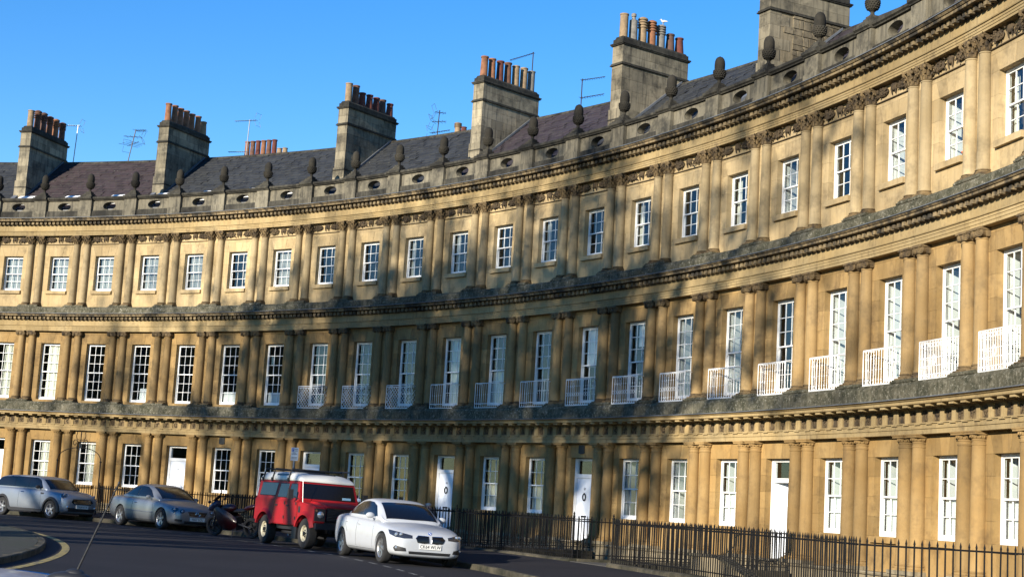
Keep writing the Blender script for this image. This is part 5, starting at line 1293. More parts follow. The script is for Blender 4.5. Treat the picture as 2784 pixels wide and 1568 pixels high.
    h, nn = hit(bv, (2.15, 0, .535), (1, 0, 0)); mb = MB(); B = T(h.x + .022, 0, .535) @ RY(math.pi / 2)
    mb.tube([B @ Vector((.075 * math.cos(k * math.pi / 9), .075 * math.sin(k * math.pi / 9), 0)) for k in range(19)], .008, 5)
    for k in range(3): a = math.pi + k * 2.0944; mb.tube([B @ Vector((0, 0, 0)), B @ Vector((.07 * math.cos(a), .07 * math.sin(a), 0))], [.014, .004], 5)
    ob('badge', mb.mesh('badge', M_['chrome'], True), t, CM)
    ob('air_intake', patch(bv, [(2.1, -.42, .23), (2.1, -.44, .31), (2.1, .44, .31), (2.1, .42, .23)], (1, 0, 0), .006, M_['black_plastic'], 'air_intake'), t, CM)
    h, nn = hit(bv, (2.2, 0, .38), (1, 0, 0)); plate(t, CM, h.x + .012, .375, 'YB57 LCU')
    add_wheels(t, CM, (1.357, -1.357), .755, .32, .22, 'double', 'alloy'); mirror(t, CM, .48, .77, .97, 'paint_silver', .9); handles(t, CM, bv, ((-.35, .78),), 'chrome')
coupe()
def estate():
    CM = place((-16.14, 52.31), -34.5, .74); t = thing('parked_car', 'pale silver small estate car with black wheel arches, leftmost of the parked cars', 'car', CM, 'cars parked along the kerb')
    st = [(1.92, .32, .62, .66, .50, .40), (1.88, .22, .72, .76, .66, .52), (1.74, .18, .82, .86, .77, .62), (1.50, .18, .90, .93, .82, .68), (1.27, .18, .93, .965, .835, .71), (.95, .18, .94, .96, .84, .73), (.2, .18, .955, .92, .84, .75), (-.8, .18, .965, .93, .84, .75), (-1.27, .18, .975, .95, .84, .75), (-1.65, .20, .98, 1.0, .825, .73), (-1.92, .24, .97, .99, .78, .68), (-2.0, .34, .90, .93, .70, .6)]
    cut = [cyl_y(x, .305, .36, a, b) for x in (1.2735, -1.2735) for a, b in ((.60, 1.2), (-1.2, -.60))]
    body = bake(loft(st, .012), M_['paint_pale'], 2, cut); bv = bvh_of(body); ob('body', body, t, CM)
    cb = bake(cabin([(1.02, .945, .62, .69), (.80, 1.12, .63, .73), (.52, 1.34, .625, .735), (.25, 1.405, .63, .735), (-.6, 1.425, .635, .735), (-1.5, 1.40, .62, .73), (-1.80, 1.33, .60, .72), (-1.95, 1.05, .60, .70)], .97), M_['paint_pale'], 2); cv = bvh_of(cb); ob('roof', cb, t, CM)
    ob('windscreen', patch(cv, [(.95, -.60, 1), (.98, 0, 1), (.95, .60, 1), (.54, .575, 1.3), (.54, -.575, 1.3)], (.9, 0, 1), .004, M_['gloss_black'], 'windscreen'), t, CM)
    for sy in (-1, 1):
        d = (0, sy, .2)
        for q in ([(.70, .99), (.47, 1.28), (.30, 1.345), (-.05, 1.36), (-.05, .99)], [(-.06, .99), (-.06, 1.36), (-.80, 1.365), (-.80, .995)], [(-.81, .995), (-.81, 1.365), (-1.45, 1.345), (-1.72, 1.30), (-1.80, 1.0)]):
            ob('side_window', patch(cv, [(x, sy * .68, z) for x, z in q], d, .004, M_['gloss_black'], 'side_window'), t, CM)
        ob('waist_trim', seam(bv, [(.95, sy * .8, .955), (-1.85, sy * .8, .97)], (0, sy, .3), .009, 'chrome', 'waist_trim'), t, CM)
        d = (0, sy, 0)
        for xs in (((.72, .27), (.75, .6), (.68, .93)), ((-.42, .27), (-.42, .93))): ob('panel_gap', seam(bv, [(x, sy * .8, z) for x, z in xs], d), t, CM)
        for ax in (1.2735, -1.2735):
            mb = MB(); pts = []
            for k in range(15):
                a = math.pi * (k / 14 * 1.12 - .06); pts.append((a, ax + .40 * math.cos(a), .305 + .40 * math.sin(a)))
            vs = []; fs = []
            for (a, x, z) in pts:
                for rr, yy in ((.345, .80), (.345, .852), (.40, .853), (.425, .825), (.425, .78)): vs.append((ax + rr * math.cos(a), sy * yy, .305 + rr * math.sin(a)))
            for i in range(len(pts) - 1):
                for j in range(4): fs.append((i*5+j, (i+1)*5+j, (i+1)*5+j+1, i*5+j+1))
            mb.add(vs, fs); ob('arch_trim', mb.mesh('arch_trim', M_['black_plastic'], True), t, CM)
        mb = MB(); mb.prism([(-.86, .20), (.86, .20), (.86, .30), (-.86, .30)], *sorted((sy * .79, sy * .852))); ob('sill_trim', mb.mesh('sill_trim', M_['black_plastic']), t, CM)
        d = (.75, sy * .5, .55); ob('headlight', patch(bv, cone((1.70, sy * .62, .79), .135, 20, 1.0), d, .008, M_['lamp_dark'], 'headlight'), t, CM); hh_, nn = hit(bv, (1.70, sy * .62, .79), d); mbl = MB(); mbl.blob(hh_ + Vector(d) * .006, .02, .055, .055, 10, 7); ob('lamp_lens', mbl.mesh('lamp_lens', M_['lamp_glass'], True), t, CM); ob('headlight_rim', seam(bv, cone((1.70, sy * .62, .79), .138, 20) + cone((1.70, sy * .62, .79), .138, 20)[:1], d, .009, 'chrome', 'headlight_rim'), t, CM)
        h, nn = hit(bv, (1.9, sy * .58, .42), (.9, sy * .4, 0)); mb = MB(); mb.blob(h, .03, .05, .05, 10, 7); ob('fog_lamp', mb.mesh('fog_lamp', M_['chrome'], True), t, CM)
        ob('side_vent', patch(bv, [(.88, sy * .8, .80), (.88, sy * .8, .85), (.70, sy * .8, .86), (.74, sy * .8, .79)], (0, sy, 0), .008, M_['black_plastic'], 'side_vent'), t, CM)
        ob('tail_light', patch(bv, [(-1.95, sy * .60, .68), (-1.95, sy * .60, .92), (-1.9, sy * .74, .92), (-1.9, sy * .74, .68)], (-.8, sy * .5, 0), .008, M_['tail_red'], 'tail_light'), t, CM)
    g4 = [(1.9, -.46, .60), (1.9, -.38, .70), (1.9, .38, .70), (1.9, .46, .60), (1.9, .36, .53), (1.9, -.36, .53)]
    ob('grille', patch(bv, g4, (1, 0, .1), .006, M_['gloss_black'], 'grille'), t, CM)
    for z in (.565, .60, .635, .67): ob('grille_bar', seam(bv, [(1.9, -.36, z), (1.9, .36, z)], (1, 0, .1), .008, 'chrome', 'grille_bar'), t, CM)
    ob('lower_grille', patch(bv, [(1.9, -.55, .28), (1.9, -.58, .40), (1.9, .58, .40), (1.9, .55, .28)], (1, 0, 0), .006, M_['black_plastic'], 'lower_grille'), t, CM)
    h, nn = hit(bv, (1.95, 0, .46), (1, 0, 0)); plate(t, CM, h.x + .014, .445, 'DK09 RYX')
    add_wheels(t, CM, (1.2735, -1.2735), .735, .305, .19, 'star', 'alloy'); mirror(t, CM, .58, .76, 1.03, 'black_plastic', .95); handles(t, CM, bv, ((-.25, .84),), 'chrome')
estate()
def offroader():
    CM = place((-5.56, 40.33), -60.0, .755); t = thing('parked_car', 'red boxy off-road car with white roof and roof bars', 'car', CM, 'cars parked along the kerb')
    R = .385; ax = 1.397; W_ = .875
    def arch(x0, r, n=9): return [(x0 + r * math.cos(math.pi * k / (n - 1)), R + .02 + r * .98 * math.sin(math.pi * k / (n - 1))) for k in range(n)]
    # tub, from the tail to the bulkhead
    prof = [(-2.20, .62), (-2.20, 1.22), (.86, 1.22), (.86, .60)]
    a = [(ax * -1 + q, z) for q, z in [(.52, .60)]] + [(-ax + .50 * math.cos(t_), R + .46 * math.sin(t_)) for t_ in [math.pi * k / 10 for k in range(1, 10)] if R + .46 * math.sin(t_) > .60] + [(-ax - .52, .62)]
    prof2 = [(-2.20, .62), (-2.20, 1.22), (.86, 1.22), (.86, .56)] + [(-ax + .56, .56)] + a[1:-1] + [(-ax - .56, .62)]
    mb = MB(); mb.prism(prof2, -W_, W_)
    tub = bake(mb, M_['paint_red'], 0, smooth=False, name='body'); b = bmesh.new(); b.from_mesh(tub); bmesh.ops.bevel(b, geom=[e for e in b.edges if e.calc_face_angle(0) > 1.2], offset=.02, segments=2, affect='EDGES'); b.to_mesh(tub); b.free()
    ob('body', tub, t, CM); bv = bvh_of(tub)
    # front wings, bonnet, nose
    wing = [(.865, .56), (.865, 1.18), (1.10, 1.165), (1.93, 1.09), (2.0, 1.04), (2.0, .70), (ax + .56, .66)] + [(ax + .50 * math.cos(t_), R + .46 * math.sin(t_)) for t_ in [math.pi * k / 10 for k in range(1, 10)] if R + .46 * math.sin(t_) > .60] + [(ax - .54, .56)]
    for sy in (-1, 1):
        mb = MB(); mb.prism(wing, *sorted((sy * .56, sy * W_))); me = mb.mesh('front_wing', M_['paint_red']); b = bmesh.new(); b.from_mesh(me); bmesh.ops.bevel(b, geom=[e for e in b.edges if e.calc_face_angle(0) > .9], offset=.028, segments=3, affect='EDGES'); b.to_mesh(me); b.free()
        ob('front_wing', me, t, CM)
        mb = MB(); mb.box(1.985, 2.008, *sorted((sy * .575, sy * .865)), .72, 1.035); pn = ob('lamp_surround', mb.mesh('lamp_surround', M_['black_plastic']), t, CM)
        mb = MB(); mb.lathe([(.09, 0), (.085, .02), (.05, .045), (0, .05)], 18, M=T(2.0, sy * .705, .885) @ RY(math.pi / 2)); ob('headlight', mb.mesh('headlight', M_['lamp_glass'], True), pn, CM)
        mb = MB(); mb.lathe([(.03, 0), (.028, .02), (0, .025)], 12, M=T(2.004, sy * .82, .985) @ RY(math.pi / 2)); ob('indicator', mb.mesh('indicator', M_['pot_orange'], True), pn, CM)
        for x0, s_ in ((ax, 1), (-ax, 1)):      # eyebrow over each wheel
            mb = MB(); vs = []; fs = []; n = 11
            for k in range(n):
                aa = math.pi * (.10 + .80 * k / (n - 1))
                for rr, yy in ((.485, .86), (.48, .93), (.53, .935), (.60, .868)): vs.append((x0 + rr * 1.06 * math.cos(aa), sy * yy, R + rr * .97 * math.sin(aa)))
            for i in range(n - 1):
                for j in range(3): fs.append((i*4+j, (i+1)*4+j, (i+1)*4+j+1, i*4+j+1))
            mb.add(vs, fs); ob('wheel_arch', mb.mesh('wheel_arch', M_['paint_red'], True), t, CM)
        for x in (.80, .02, -.72): 
            z0 = .60; mb = MB(); mb.box(x - .005, x + .005, *sorted((sy * (W_ - .01), sy * (W_ + .003))), z0, 1.2); ob('panel_gap', mb.mesh('panel_gap', M_['gloss_black']), t, CM)
        mb = MB(); mb.box(-2.15, .84, *sorted((sy * (W_ - .01), sy * (W_ + .012))), 1.165, 1.195); ob('waist_trim', mb.mesh('waist_trim', M_['paint_red']), t, CM)
        for x in (.16, -.60):
            mb = MB(); mb.box(x - .07, x + .07, *sorted((sy * (W_ - .005), sy * (W_ + .012))), 1.03, 1.075); ob('door_handle', mb.mesh('door_handle', M_['black_plastic']), t, CM)
        for x, z in ((.74, .75), (.74, 1.12), (-.04, .75), (-.04, 1.12)):
            mb = MB(); mb.box(x - .02, x + .03, *sorted((sy * W_, sy * (W_ + .016))), z - .04, z + .04); ob('hinge', mb.mesh('hinge', M_['black_plastic']), t, CM)
        mb = MB(); mb.box(.93, 1.06, *sorted((sy * (W_ - .002), sy * (W_ + .006))), .90, 1.06); ob('side_vent', mb.mesh('side_vent', M_['black_plastic']), t, CM)
        mb = MB(); mb.box(.72, .80, *sorted((sy * 1.0, sy * 1.13)), 1.24, 1.48); mb.tube([(.82, sy * .86, 1.25), (.78, sy * 1.02, 1.33)], .012, 5); ob('wing_mirror', mb.mesh('wing_mirror', M_['black_plastic']), t, CM)
        mb = MB(); mb.box(.50, .80, *sorted((sy * .70, sy * .83)), .22, .55); ob('mud_flap', mb.mesh('mud_flap', M_['black_plastic']), t, CM)
    mb = MB(); mb.prism([(.86, 1.0), (.86, 1.215), (1.2, 1.205), (1.9, 1.135), (1.96, 1.08), (1.96, .75), (.9, .75)], -.555, .555); me = mb.mesh('bonnet', M_['paint_red']); b = bmesh.new(); b.from_mesh(me); bmesh.ops.bevel(b, geom=[e for e in b.edges if e.calc_face_angle(0) > .5], offset=.03, segments=3, affect='EDGES'); b.to_mesh(me); b.free(); ob('bonnet', me, t, CM)
    for k in range(8):
        mb = MB(); mb.box(1.955, 1.985, -.50, .50, .755 + k * .038, .775 + k * .038); ob('grille_bar', mb.mesh('grille_bar', M_['black_plastic']), t, CM)
    mb = MB(); mb.box(1.94, 1.966, -.53, .53, .73, 1.07); ob('grille', mb.mesh('grille', M_['gloss_black']), t, CM)
    mb = MB(); mb.box(2.02, 2.15, -.86, .86, .52, .67); mb.box(1.9, 2.03, -.40, -.3, .5, .66); mb.box(1.9, 2.03, .3, .40, .5, .66); ob('bumper', mb.mesh('bumper', M_['black_plastic']), t, CM)
    # upper body with raked screen
    zb, zt = 1.221, 1.70
    def hw(z): return .845 - (z - zb) / (zt - zb) * .075
    mb = MB(); vs = []
    for z, xf in ((zb, .85), (zt, .66)):
        w = hw(z); vs += [(-2.17, -w, z), (xf, -w, z), (xf, w, z), (-2.17, w, z)]
    mb.add(vs, [(0, 1, 5, 4), (1, 2, 6, 5), (2, 3, 7, 6), (3, 0, 4, 7), (3, 2, 1, 0), (4, 5, 6, 7)])
    up = mb.mesh('upper_body', M_['paint_red']); ob('upper_body', up, t, CM); uv = bvh_of(up)
    ob('windscreen', patch(uv, [(.8, -.76, 1.27), (.8, .76, 1.27), (.7, .72, 1.66), (.7, -.72, 1.66)], (1, 0, 0), .008, M_['gloss_black'], 'windscreen'), t, CM)
    mb = MB(); mb.box(.80, .812, .38, .62, 1.30, 1.36, M=I4); ob('tax_disc', mb.mesh('tax_disc', M_['sticker']), t, CM @ T(.03, 0, 0))
    for sy in (-1, 1):
        for q in ([(.70, 1.27), (.53, 1.63), (.12, 1.63), (.10, 1.27)], [(-.02, 1.27), (-.02, 1.63), (-.62, 1.63), (-.66, 1.27)], [(-.84, 1.30), (-.80, 1.64), (-1.95, 1.64), (-1.98, 1.30)]):
            big = q[0][0] < -.8
            ob('side_window', patch(uv, [(x, sy * .8, z) for x, z in q], (0, sy, 0), .006, M_['gloss_black'], 'side_window'), t, CM)
            pts = [(x, sy * .8, z) for x, z in q]; ob('window_seal', seam(uv, pts + pts[:1], (0, sy, 0), .013, 'black_plastic', 'window_seal'), t, CM)
        ob('tail_light', patch(bv, [(-2.2, sy * .80, .95), (-2.2, sy * .80, 1.05), (-2.2, sy * .70, 1.05), (-2.2, sy * .70, .95)], (-1, 0, 0), .02, M_['tail_red'], 'tail_light'), t, CM)
    # white roof, softly rounded
    mb = MB(); vs = []; sts = [(.70, 1.70, 1.74, .775), (.67, 1.70, 1.80, .775), (.50, 1.70, 1.88, .775), (.1, 1.70, 1.945, .775), (-.4, 1.70, 1.965, .775), (-1.4, 1.70, 1.965, .775), (-1.95, 1.70, 1.95, .775), (-2.15, 1.70, 1.90, .775), (-2.19, 1.70, 1.80, .775), (-2.19, 1.70, 1.73, .775)]
    for (x, z0, z1, w) in sts:
        half = [(0, z0), (w * .96, z0), (w, z0 + .01), (w, z0 + (z1 - z0) * .35), (w * .955, z0 + (z1 - z0) * .80), (w * .84, z1 - .012), (w * .45, z1), (0, z1 + .003)]; ring = half + [(-y, z) for y, z in reversed(half[1:-1])]; k = len(ring); vs += [(x, y, z) for y, z in ring]
    fs = []; n = len(sts)
    for i in range(n - 1):
        for j in range(k): j2 = (j + 1) % k; fs.append((i*k+j, (i+1)*k+j, (i+1)*k+j2, i*k+j2))
    fs.append(tuple(range(k))); fs.append(tuple((n-1)*k + k-1-j for j in range(k))); mb.add(vs, fs)
    rf = bake(mb, M_['paint_roof'], 2, name='roof'); rv = bvh_of(rf); ob('roof', rf, t, CM)
    for sy in (-1, 1): ob('roof_window', patch(rv, [(-.25, sy * .7, 1.80), (-.25, sy * .7, 1.87), (-1.05, sy * .7, 1.87), (-1.05, sy * .7, 1.80)], (0, sy, .7), .008, M_['gloss_black'], 'roof_window'), t, CM)
    ob('roof_hatch', patch(rv, [(.25, -.38, 1.9), (.25, .38, 1.9), (-.45, .38, 1.9), (-.45, -.38, 1.9)], (0, 0, 1), .015, M_['black_plastic'], 'roof_hatch'), t, CM)
    for x in (-.12, -1.28, -1.95):
        mb = MB(); mb.tube([(x, -.80, 1.72), (x, -.76, 1.90), (x, -.72, 2.02), (x, .72, 2.02), (x, .76, 1.90), (x, .80, 1.72)], .022, 6); mb.box(x - .03, x + .03, -.83, -.78, 1.68, 1.78); mb.box(x - .03, x + .03, .78, .83, 1.68, 1.78)
        ob('roof_bar', mb.mesh('roof_bar', M_['black_plastic']), t, CM)
    mb = MB(); mb.tube([(.3, .74, 2.05), (-2.1, .74, 2.05)], .02, 6); mb.tube([(-.05, .74, 1.9), (-.05, .74, 2.05)], .016, 5); ob('roof_rail', mb.mesh('roof_rail', M_['black_plastic']), t, CM)
    mb = MB(); mb.tube([(1.0, -.80, 1.16), (.93, -.82, 1.75)], .005, 4); ob('radio_aerial', mb.mesh('radio_aerial', M_['aerial_metal']), t, CM)
    mb = MB(); mb.box(-2.1, 1.95, -.42, -.32, .42, .56); mb.box(-2.1, 1.95, .32, .42, .42, .56); mb.tube([(ax, -.75, R), (ax, .75, R)], .05, 8); mb.tube([(-ax, -.75, R), (-ax, .75, R)], .05, 8); mb.blob((ax, .2, R), .14, .14, .14); mb.blob((-ax, 0, R), .14, .14, .14); mb.box(-.8, .7, -.7, .7, .44, .60); mb.tube([(-.9, -.5, .36), (.5, -.5, .36)], .05, 8); mb.tube([(.3, -.2, .35), (.6, .1, .35)], .12, 8)
    mb.box(-1.95, -.85, -.6, .6, .6, 1.0); mb.box(.85, 1.9, -.55, .55, .6, 1.0)
    ob('chassis', mb.mesh('chassis', M_['black_plastic']), t, CM)
    add_wheels(t, CM, (ax, -ax), .755, R, .235, 'steel', 'steel_rim')
offroader()
def front_car():
    """the car the photographer stands behind: only its roof corner and aerial show"""
    CM = T(-3.05, 5.75, -.52) @ RZ(R_(176)); t = thing('parked_car', 'dark wet car roof with a black whip aerial, cut off by the bottom left corner', 'car', CM, 'cars parked along the kerb')
    st = [(1.92, .32, .62, .66, .50, .40), (1.88, .22, .72, .76, .66, .52), (1.74, .18, .82, .86, .77, .62), (1.27, .18, .93, .965, .835, .71), (.2, .18, .955, .98, .84, .75), (-1.27, .18, .975, 1.0, .84, .75), (-1.92, .24, .97, .99, .78, .68), (-2.0, .34, .90, .93, .70, .6)]
    cut = [cyl_y(x, .305, .36, a, b) for x in (1.2735, -1.2735) for a, b in ((.60, 1.2), (-1.2, -.60))]
    body = bake(loft(st, .012), M_['paint_front'], 2, cut); ob('body', body, t, CM)
    cb = bake(cabin([(.98, .975, .62, .71), (.80, 1.10, .63, .73), (.52, 1.34, .60, .735), (.25, 1.42, .60, .735), (-.6, 1.455, .60, .735), (-1.3, 1.44, .59, .73), (-1.62, 1.36, .57, .72), (-1.85, 1.05, .58, .70)], .97), M_['paint_front'], 2); cv = bvh_of(cb); ob('roof', cb, t, CM)
    ob('windscreen', patch(cv, [(.93, -.60, 1), (.93, .60, 1), (.55, .545, 1.3), (.55, -.545, 1.3)], (.9, 0, 1), .004, M_['gloss_black'], 'windscreen'), t, CM)
    for sy in (-1, 1): ob('side_window', patch(cv, [(x, sy * .68, z) for x, z in [(.70, .99), (.47, 1.28), (-.6, 1.37), (-1.4, 1.33), (-1.6, 1.0)]], (0, sy, .2), .004, M_['gloss_black'], 'side_window'), t, CM)
    ob('roof_trim', seam(cv, [(.2, -.55, 1.4), (-1.0, -.55, 1.4), (-1.5, -.5, 1.4)], (0, 0, 1), .012, 'chrome', 'roof_trim'), t, CM)
    add_wheels(t, CM, (1.2735, -1.2735), .735, .305, .19, 'star', 'alloy')
    D0 = Vector((-1.525, 5.6, .945)); D1 = Vector((-1.375, 5.5, 1.2775))
    mb = MB(); mb.blob(D0 + Vector((-.02, 0, -.022)), .085, .05, .028, 12, 8); mb.blob(D0 + Vector((-.005, 0, -.006)), .04, .03, .022, 10, 7); ob('aerial_foot', mb.mesh('aerial_foot', M_['black_plastic'], True), t, I4)
    mb = MB(); mb.tube([D0 + (D1 - D0) * k / 8 for k in range(9)], [.0042 - .00015 * k for k in range(9)], 8); pts = []
    for k in range(121):
        q = k / 120; pts.append(D0 + (D1 - D0) * (.12 + .83 * q) + Vector((math.cos(q * 130), math.sin(q * 130), 0)) * .0034)
    mb.tube(pts, .0013, 4); mb.blob(D1, .0045, .0045, .007, 8, 6); ob('whip_aerial', mb.mesh('whip_aerial', M_['black_plastic'], True), t, I4)
front_car()
# ------------------------------------------------------------------ motorcycle
def motorcycle():
    f = Vector((-8.38, 45.48)); r = Vector((-7.16, 44.82)); mid = (f + r) / 2; hd = math.atan2(f.y - r.y, f.x - r.x)
    CM = T(mid.x, mid.y, road_z(mid.x, mid.y)) @ RZ(hd) @ RX(R_(-9)); t = thing('motorcycle', 'dark red and black sports motorcycle leaning between the coupe and the off-roader', 'motorcycle', CM)
    for x, w in ((.70, .06), (-.70, .085)):
        R = .30; X = RX(math.pi / 2); mb = MB()
        mb.lathe([(.22, -w * .8), (.27, -w), (R - .01, -w * .6), (R, 0), (R - .01, w * .6), (.27, w), (.22, w * .8)], 28, M=T(x, 0, R) @ X, closed=False); q = ob('wheel', mb.mesh('wheel', M_['tyre'], True, fix=False), t, CM)
        mb = MB(); mb.lathe([(.222, -w * .8), (.20, -.02), (.20, .02), (.222, w * .8)], 24, M=T(x, 0, R) @ X, closed=False)
        for k in range(5): a = k * 1.2566; mb.tube([(x + .03 * math.cos(a), 0, R + .03 * math.sin(a)), (x + .205 * math.cos(a), 0, R + .205 * math.sin(a))], .016, 5)
        mb.lathe([(.15, .045), (.15, .05), (.09, .05), (.09, .045)], 18, M=T(x, 0, R) @ X); ob('rim', mb.mesh('rim', M_['black_plastic'], True, fix=False), q, CM)
    for sy in (-1, 1):
        mb = MB(); mb.tube([(.70, sy * .09, .30), (.50, sy * .09, .86)], .026, 8); ob('fork', mb.mesh('fork', M_['chrome'], True), t, CM)
        mb = MB(); mb.tube([(-.70, sy * .07, .30), (-.25, sy * .07, .40)], .03, 6); ob('swing_arm', mb.mesh('swing_arm', M_['black_plastic'], True), t, CM)
        mb = MB(); mb.tube([(.46, sy * .10, .90), (.40, sy * .33, .92)], .016, 6); ob('handlebar', mb.mesh('handlebar', M_['black_plastic'], True), t, CM)
        mb = MB(); mb.blob((.58, sy * .36, 1.05), .03, .07, .045, 8, 6); mb.tube([(.62, sy * .17, .98), (.58, sy * .33, 1.04)], .01, 5); ob('mirror', mb.mesh('mirror', M_['black_plastic'], True), t, CM)
        # side fairing
        mb = MB(); vs = []; 
        for x, z0, z1, w in ((.62, .62, .92, .12), (.45, .36, .90, .20), (.15, .20, .80, .22), (-.12, .22, .66, .21), (-.25, .34, .55, .18)): vs += [(x, sy * w * .75, z0), (x, sy * (w + .02), z0 + (z1 - z0) * .4), (x, sy * w, z0 + (z1 - z0) * .75), (x, sy * w * .7, z1)]
        mb.add(vs, [(i*4+j, (i+1)*4+j, (i+1)*4+j+1, i*4+j+1) for i in range(4) for j in range(3)]); ob('fairing', bake(mb, M_['paint_bike'], 1, name='fairing'), t, CM)
    mb = MB(); vs = []
    for x, z, w, h in ((.88, .78, .06, .06), (.80, .83, .15, .12), (.66, .90, .20, .16), (.50, .96, .18, .14)): vs += [(x, w * math.cos(a), z + h * math.sin(a)) for a in [k * math.pi / 4 for k in range(8)]]
    fs = [(i*8+j, (i+1)*8+j, (i+1)*8+(j+1) % 8, i*8+(j+1) % 8) for i in range(3) for j in range(8)] + [tuple(range(8)), tuple(24 + 7 - j for j in range(8))]
    mb.add(vs, fs); paint('paint_navy', (0.02, 0.025, 0.06), 0, .25); ob('nose_fairing', bake(mb, M_['paint_navy'], 2, name='nose_fairing'), t, CM)
    mb = MB(); mb.blob((.86, 0, .80), .03, .09, .045, 10, 7); ob('headlight', mb.mesh('headlight', M_['lamp_glass'], True), t, CM)
    mb = MB(); mb.add([(.72, -.14, 1.0), (.72, .14, 1.0), (.50, .11, 1.18), (.50, -.11, 1.18), (.76, 0, 1.02), (.52, 0, 1.22)], [(0, 4, 5, 3), (4, 1, 2, 5)]); ob('windscreen', mb.mesh('windscreen', M_['gloss_black'], True), t, CM)
    mb = MB(); mb.blob((.16, 0, .83), .30, .155, .14, 14, 9, M=RY(R_(8))); ob('fuel_tank', mb.mesh('fuel_tank', M_['paint_bike'], True), t, CM)
    mb = MB(); mb.blob((-.28, 0, .79), .26, .13, .06, 12, 7, M=RY(R_(6))); ob('seat', mb.mesh('seat', M_['black_plastic'], True), t, CM)
    mb = MB(); mb.blob((-.66, 0, .90), .28, .10, .075, 12, 7, M=RY(R_(14))); ob('tail_unit', mb.mesh('tail_unit', M_['paint_bike'], True), t, CM)
    mb = MB(); mb.box(-.22, .30, -.15, .15, .22, .60); mb.tube([(.3, -.17, .30), (-.3, -.2, .25), (-.75, -.22, .42)], [.03, .035, .05], 8); ob('engine', mb.mesh('engine', M_['black_plastic']), t, CM)
    mb = MB(); mb.tube([(-.1, .14, .28), (-.2, .34, 0.03)], .014, 5); ob('side_stand', mb.mesh('side_stand', M_['black_plastic']), t, CM)
motorcycle()
# ------------------------------------------------------------------ person, gull, flower pot
plain('skin', (0.42, 0.22, 0.17), 0.55); plain('jacket', (0.045, 0.047, 0.055), 0.9); plain('shirt', (0.60, 0.58, 0.54), 0.8); plain('trousers', (0.03, 0.03, 0.04), 0.9); plain('grey_hair', (0.42, 0.40, 0.38), 0.8)
def skin_mesh(name, vs, es, rad, mats, sub=2, root=0):
    me = bpy.data.meshes.new(name); me.from_pydata(vs, es, [])
    for m in mats: me.materials.append(m)
    o = bpy.data.objects.new('tmp', me); col.objects.link(o); s = o.modifiers.new('s', 'SKIN'); s.use_smooth_shade = True
    for i, r in enumerate(rad):
        d = me.skin_vertices[0].data[i]; d.radius = (r, r) if not isinstance(r, tuple) else r; d.use_root = i == root
    u = o.modifiers.new('u', 'SUBSURF'); u.levels = sub
    dg = bpy.context.evaluated_depsgraph_get(); r = bpy.data.meshes.new_from_object(o.evaluated_get(dg)); bpy.data.objects.remove(o); r.name = name
    r.polygons.foreach_set('use_smooth', [True] * len(r.polygons)); return r
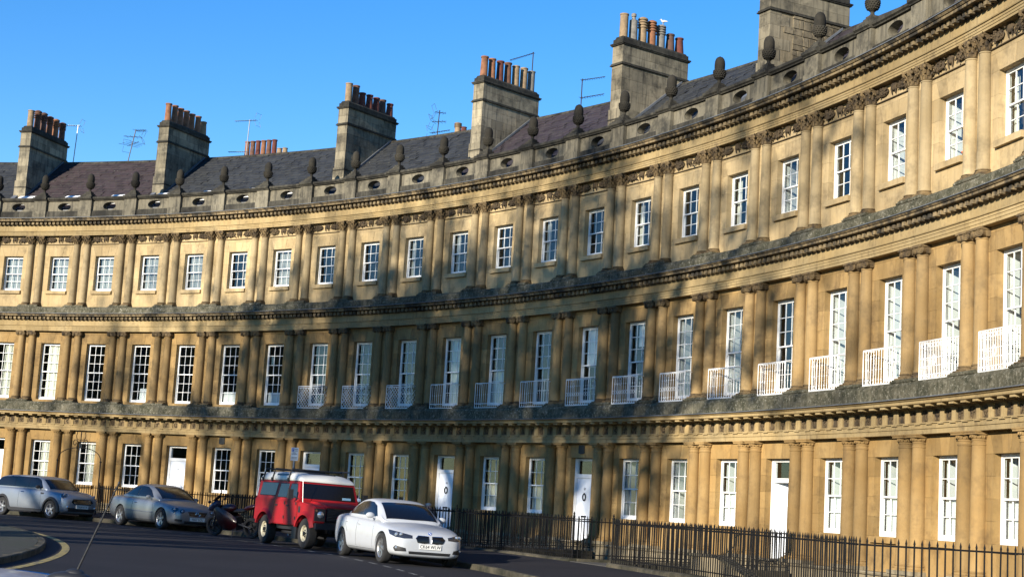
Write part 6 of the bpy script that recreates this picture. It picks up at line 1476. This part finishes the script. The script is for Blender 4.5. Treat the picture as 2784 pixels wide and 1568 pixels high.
def person():
    # faces local -x (left in the picture), bent a little over the rail; feet on the third step
    M = PM(11.74, 44.2, -.36); t = thing('person', 'bald person in dark jacket and pale shirt behind the railing beyond the white saloon', 'person', M)
    V = [(0, 0, .88), (-.02, 0, 1.04), (-.07, 0, 1.22), (-.12, 0, 1.34), (-.17, 0, 1.41),            # pelvis, waist, chest, upper chest, neck base
         (-.21, 0, 1.46), (-.245, 0, 1.53), (-.25, 0, 1.575)]                                        # neck, head
    E = [(i, i + 1) for i in range(7)]; Rd = [(.15, .13), (.145, .115), (.165, .125), (.13, .11), .065, .058, .095, .085]
    def chain(start, pts, rr):
        p = start
        for q, r in zip(pts, rr): V.append(q); Rd.append(r); E.append((p, len(V) - 1)); p = len(V) - 1
        return p
    for sy in (-1, 1):
        chain(0, [(.0, sy * .09, .80), (-.05, sy * .10, .46), (.03, sy * .10, .10), (.03, sy * .10, .05), (-.10, sy * .11, .035)], [.10, .072, .05, .045, .04])
        w = chain(3, [(-.11, sy * .17, 1.34), (-.10, sy * .23, 1.08), (-.28, sy * .19, .92), (-.33, sy * .18, .89)], [.075, .052, .042, .032])
        hb = chain(w, [(-.39, sy * .175, .87)], [.030])
        for k in range(4): chain(hb, [(-.43, sy * (.145 + .02 * k), .865 - .003 * k), (-.46, sy * (.145 + .02 * k), .84), (-.46, sy * (.145 + .02 * k), .815)], [.0095, .009, .008])
        chain(w, [(-.36, sy * .14, .87), (-.39, sy * .125, .85)], [.011, .009])
    me = skin_mesh('body', V, E, Rd, [M_['jacket'], M_['skin'], M_['trousers'], M_['shirt'], M_['black_plastic']])
    for p in me.polygons:
        c = p.center; p.material_index = 1 if c.z > 1.43 else (4 if c.z < .075 else (2 if c.z < .84 and abs(c.y) < .17 and c.x > -.2 else (1 if c.x < -.335 and c.z < 1 else (3 if c.x < -.17 and abs(c.y) < .07 and c.z > 1.05 else 0))))
    b = ob('body', me, t, M)
    mb = MB(); mb.blob((-.352, 0, 1.545), .022, .014, .03, 8, 6)
    for sy in (-1, 1): mb.blob((-.25, sy * .095, 1.545), .022, .012, .034, 8, 6)
    ob('nose_and_ears', mb.mesh('nose_and_ears', M_['skin'], True), b, M)
    mb = MB()
    for sy in (-1, 1): mb.blob((-.335, sy * .034, 1.57), .008, .014, .009, 8, 6); mb.tube([(-.338, sy * .02, 1.59), (-.332, sy * .05, 1.592)], .005, 5)
    mb.tube([(-.338, -.025, 1.495), (-.345, 0, 1.493), (-.338, .025, 1.495)], .005, 5); ob('eyes_and_mouth', mb.mesh('eyes_and_mouth', M_['trousers'], True), b, M)
    mb = MB(); mb.blob((-.205, 0, 1.53), .06, .098, .055, 12, 8); ob('hair', mb.mesh('hair', M_['grey_hair'], True), b, M)
person()
def gull():
    M = PM(12) @ T(0.02, 52.14, 18.30) @ RZ(R_(20)) @ SC(.6, .6, .6); plain('gull_white', (0.5, 0.5, 0.5), .8); plain('gull_grey', (0.30, 0.31, 0.33), .8); plain('gull_beak', (0.6, 0.4, 0.05), .5)
    t = thing('gull', 'white and grey gull standing on a chimney pot', 'bird', M)
    V = [(.02, 0, .20), (.12, 0, .205), (.24, 0, .17), (.34, 0, .14), (-.06, 0, .235), (-.10, 0, .30), (-.115, 0, .345), (-.15, 0, .345), (.04, .035, .10), (.04, .035, .01), (.04, -.035, .10), (.04, -.035, .01), (0, .035, .005), (0, -.035, .005)]
    E = [(0, 1), (1, 2), (2, 3), (0, 4), (4, 5), (5, 6), (6, 7), (0, 8), (8, 9), (0, 10), (10, 11), (9, 12), (11, 13)]
    me = skin_mesh('body', V, E, [.075, .075, .045, (.03, .012), .055, .036, .040, .028, .012, .008, .012, .008, .008, .008], [M_['gull_white'], M_['gull_grey'], M_['gull_beak']])
    for p in me.polygons:
        c = p.center; p.material_index = 2 if c.z < .12 else (1 if c.x > -.02 and c.z > .185 else 0)
    b = ob('body', me, t, M); mb = MB(); mb.tube([(-.165, 0, .343), (-.215, 0, .332)], [.013, .003], 6); ob('beak', mb.mesh('beak', M_['gull_beak'], True), b, M)
gull()
M = PM(19.5, 48.76, 9.432, .30); t = thing('flower_pot', 'small orange flower pot on a top floor window sill near the right edge', 'flower pot', M)
plain('pot_bright', (0.55, 0.10, 0.03), .7); plain('soil', (0.03, .022, .015), .95)
mb = MB(); mb.lathe([(.055, 0), (.075, .12), (.088, .12), (.09, .155), (.08, .155), (.075, .13)], 16, closed=False); ob('pot', mb.mesh('pot', M_['pot_bright'], True, fix=False), t, M); mb = MB(); mb.lathe([(.0, .13), (.078, .135), (.07, .01), (0, .005)], 14, closed=False); ob('soil', mb.mesh('soil', M_['soil']), t, M)
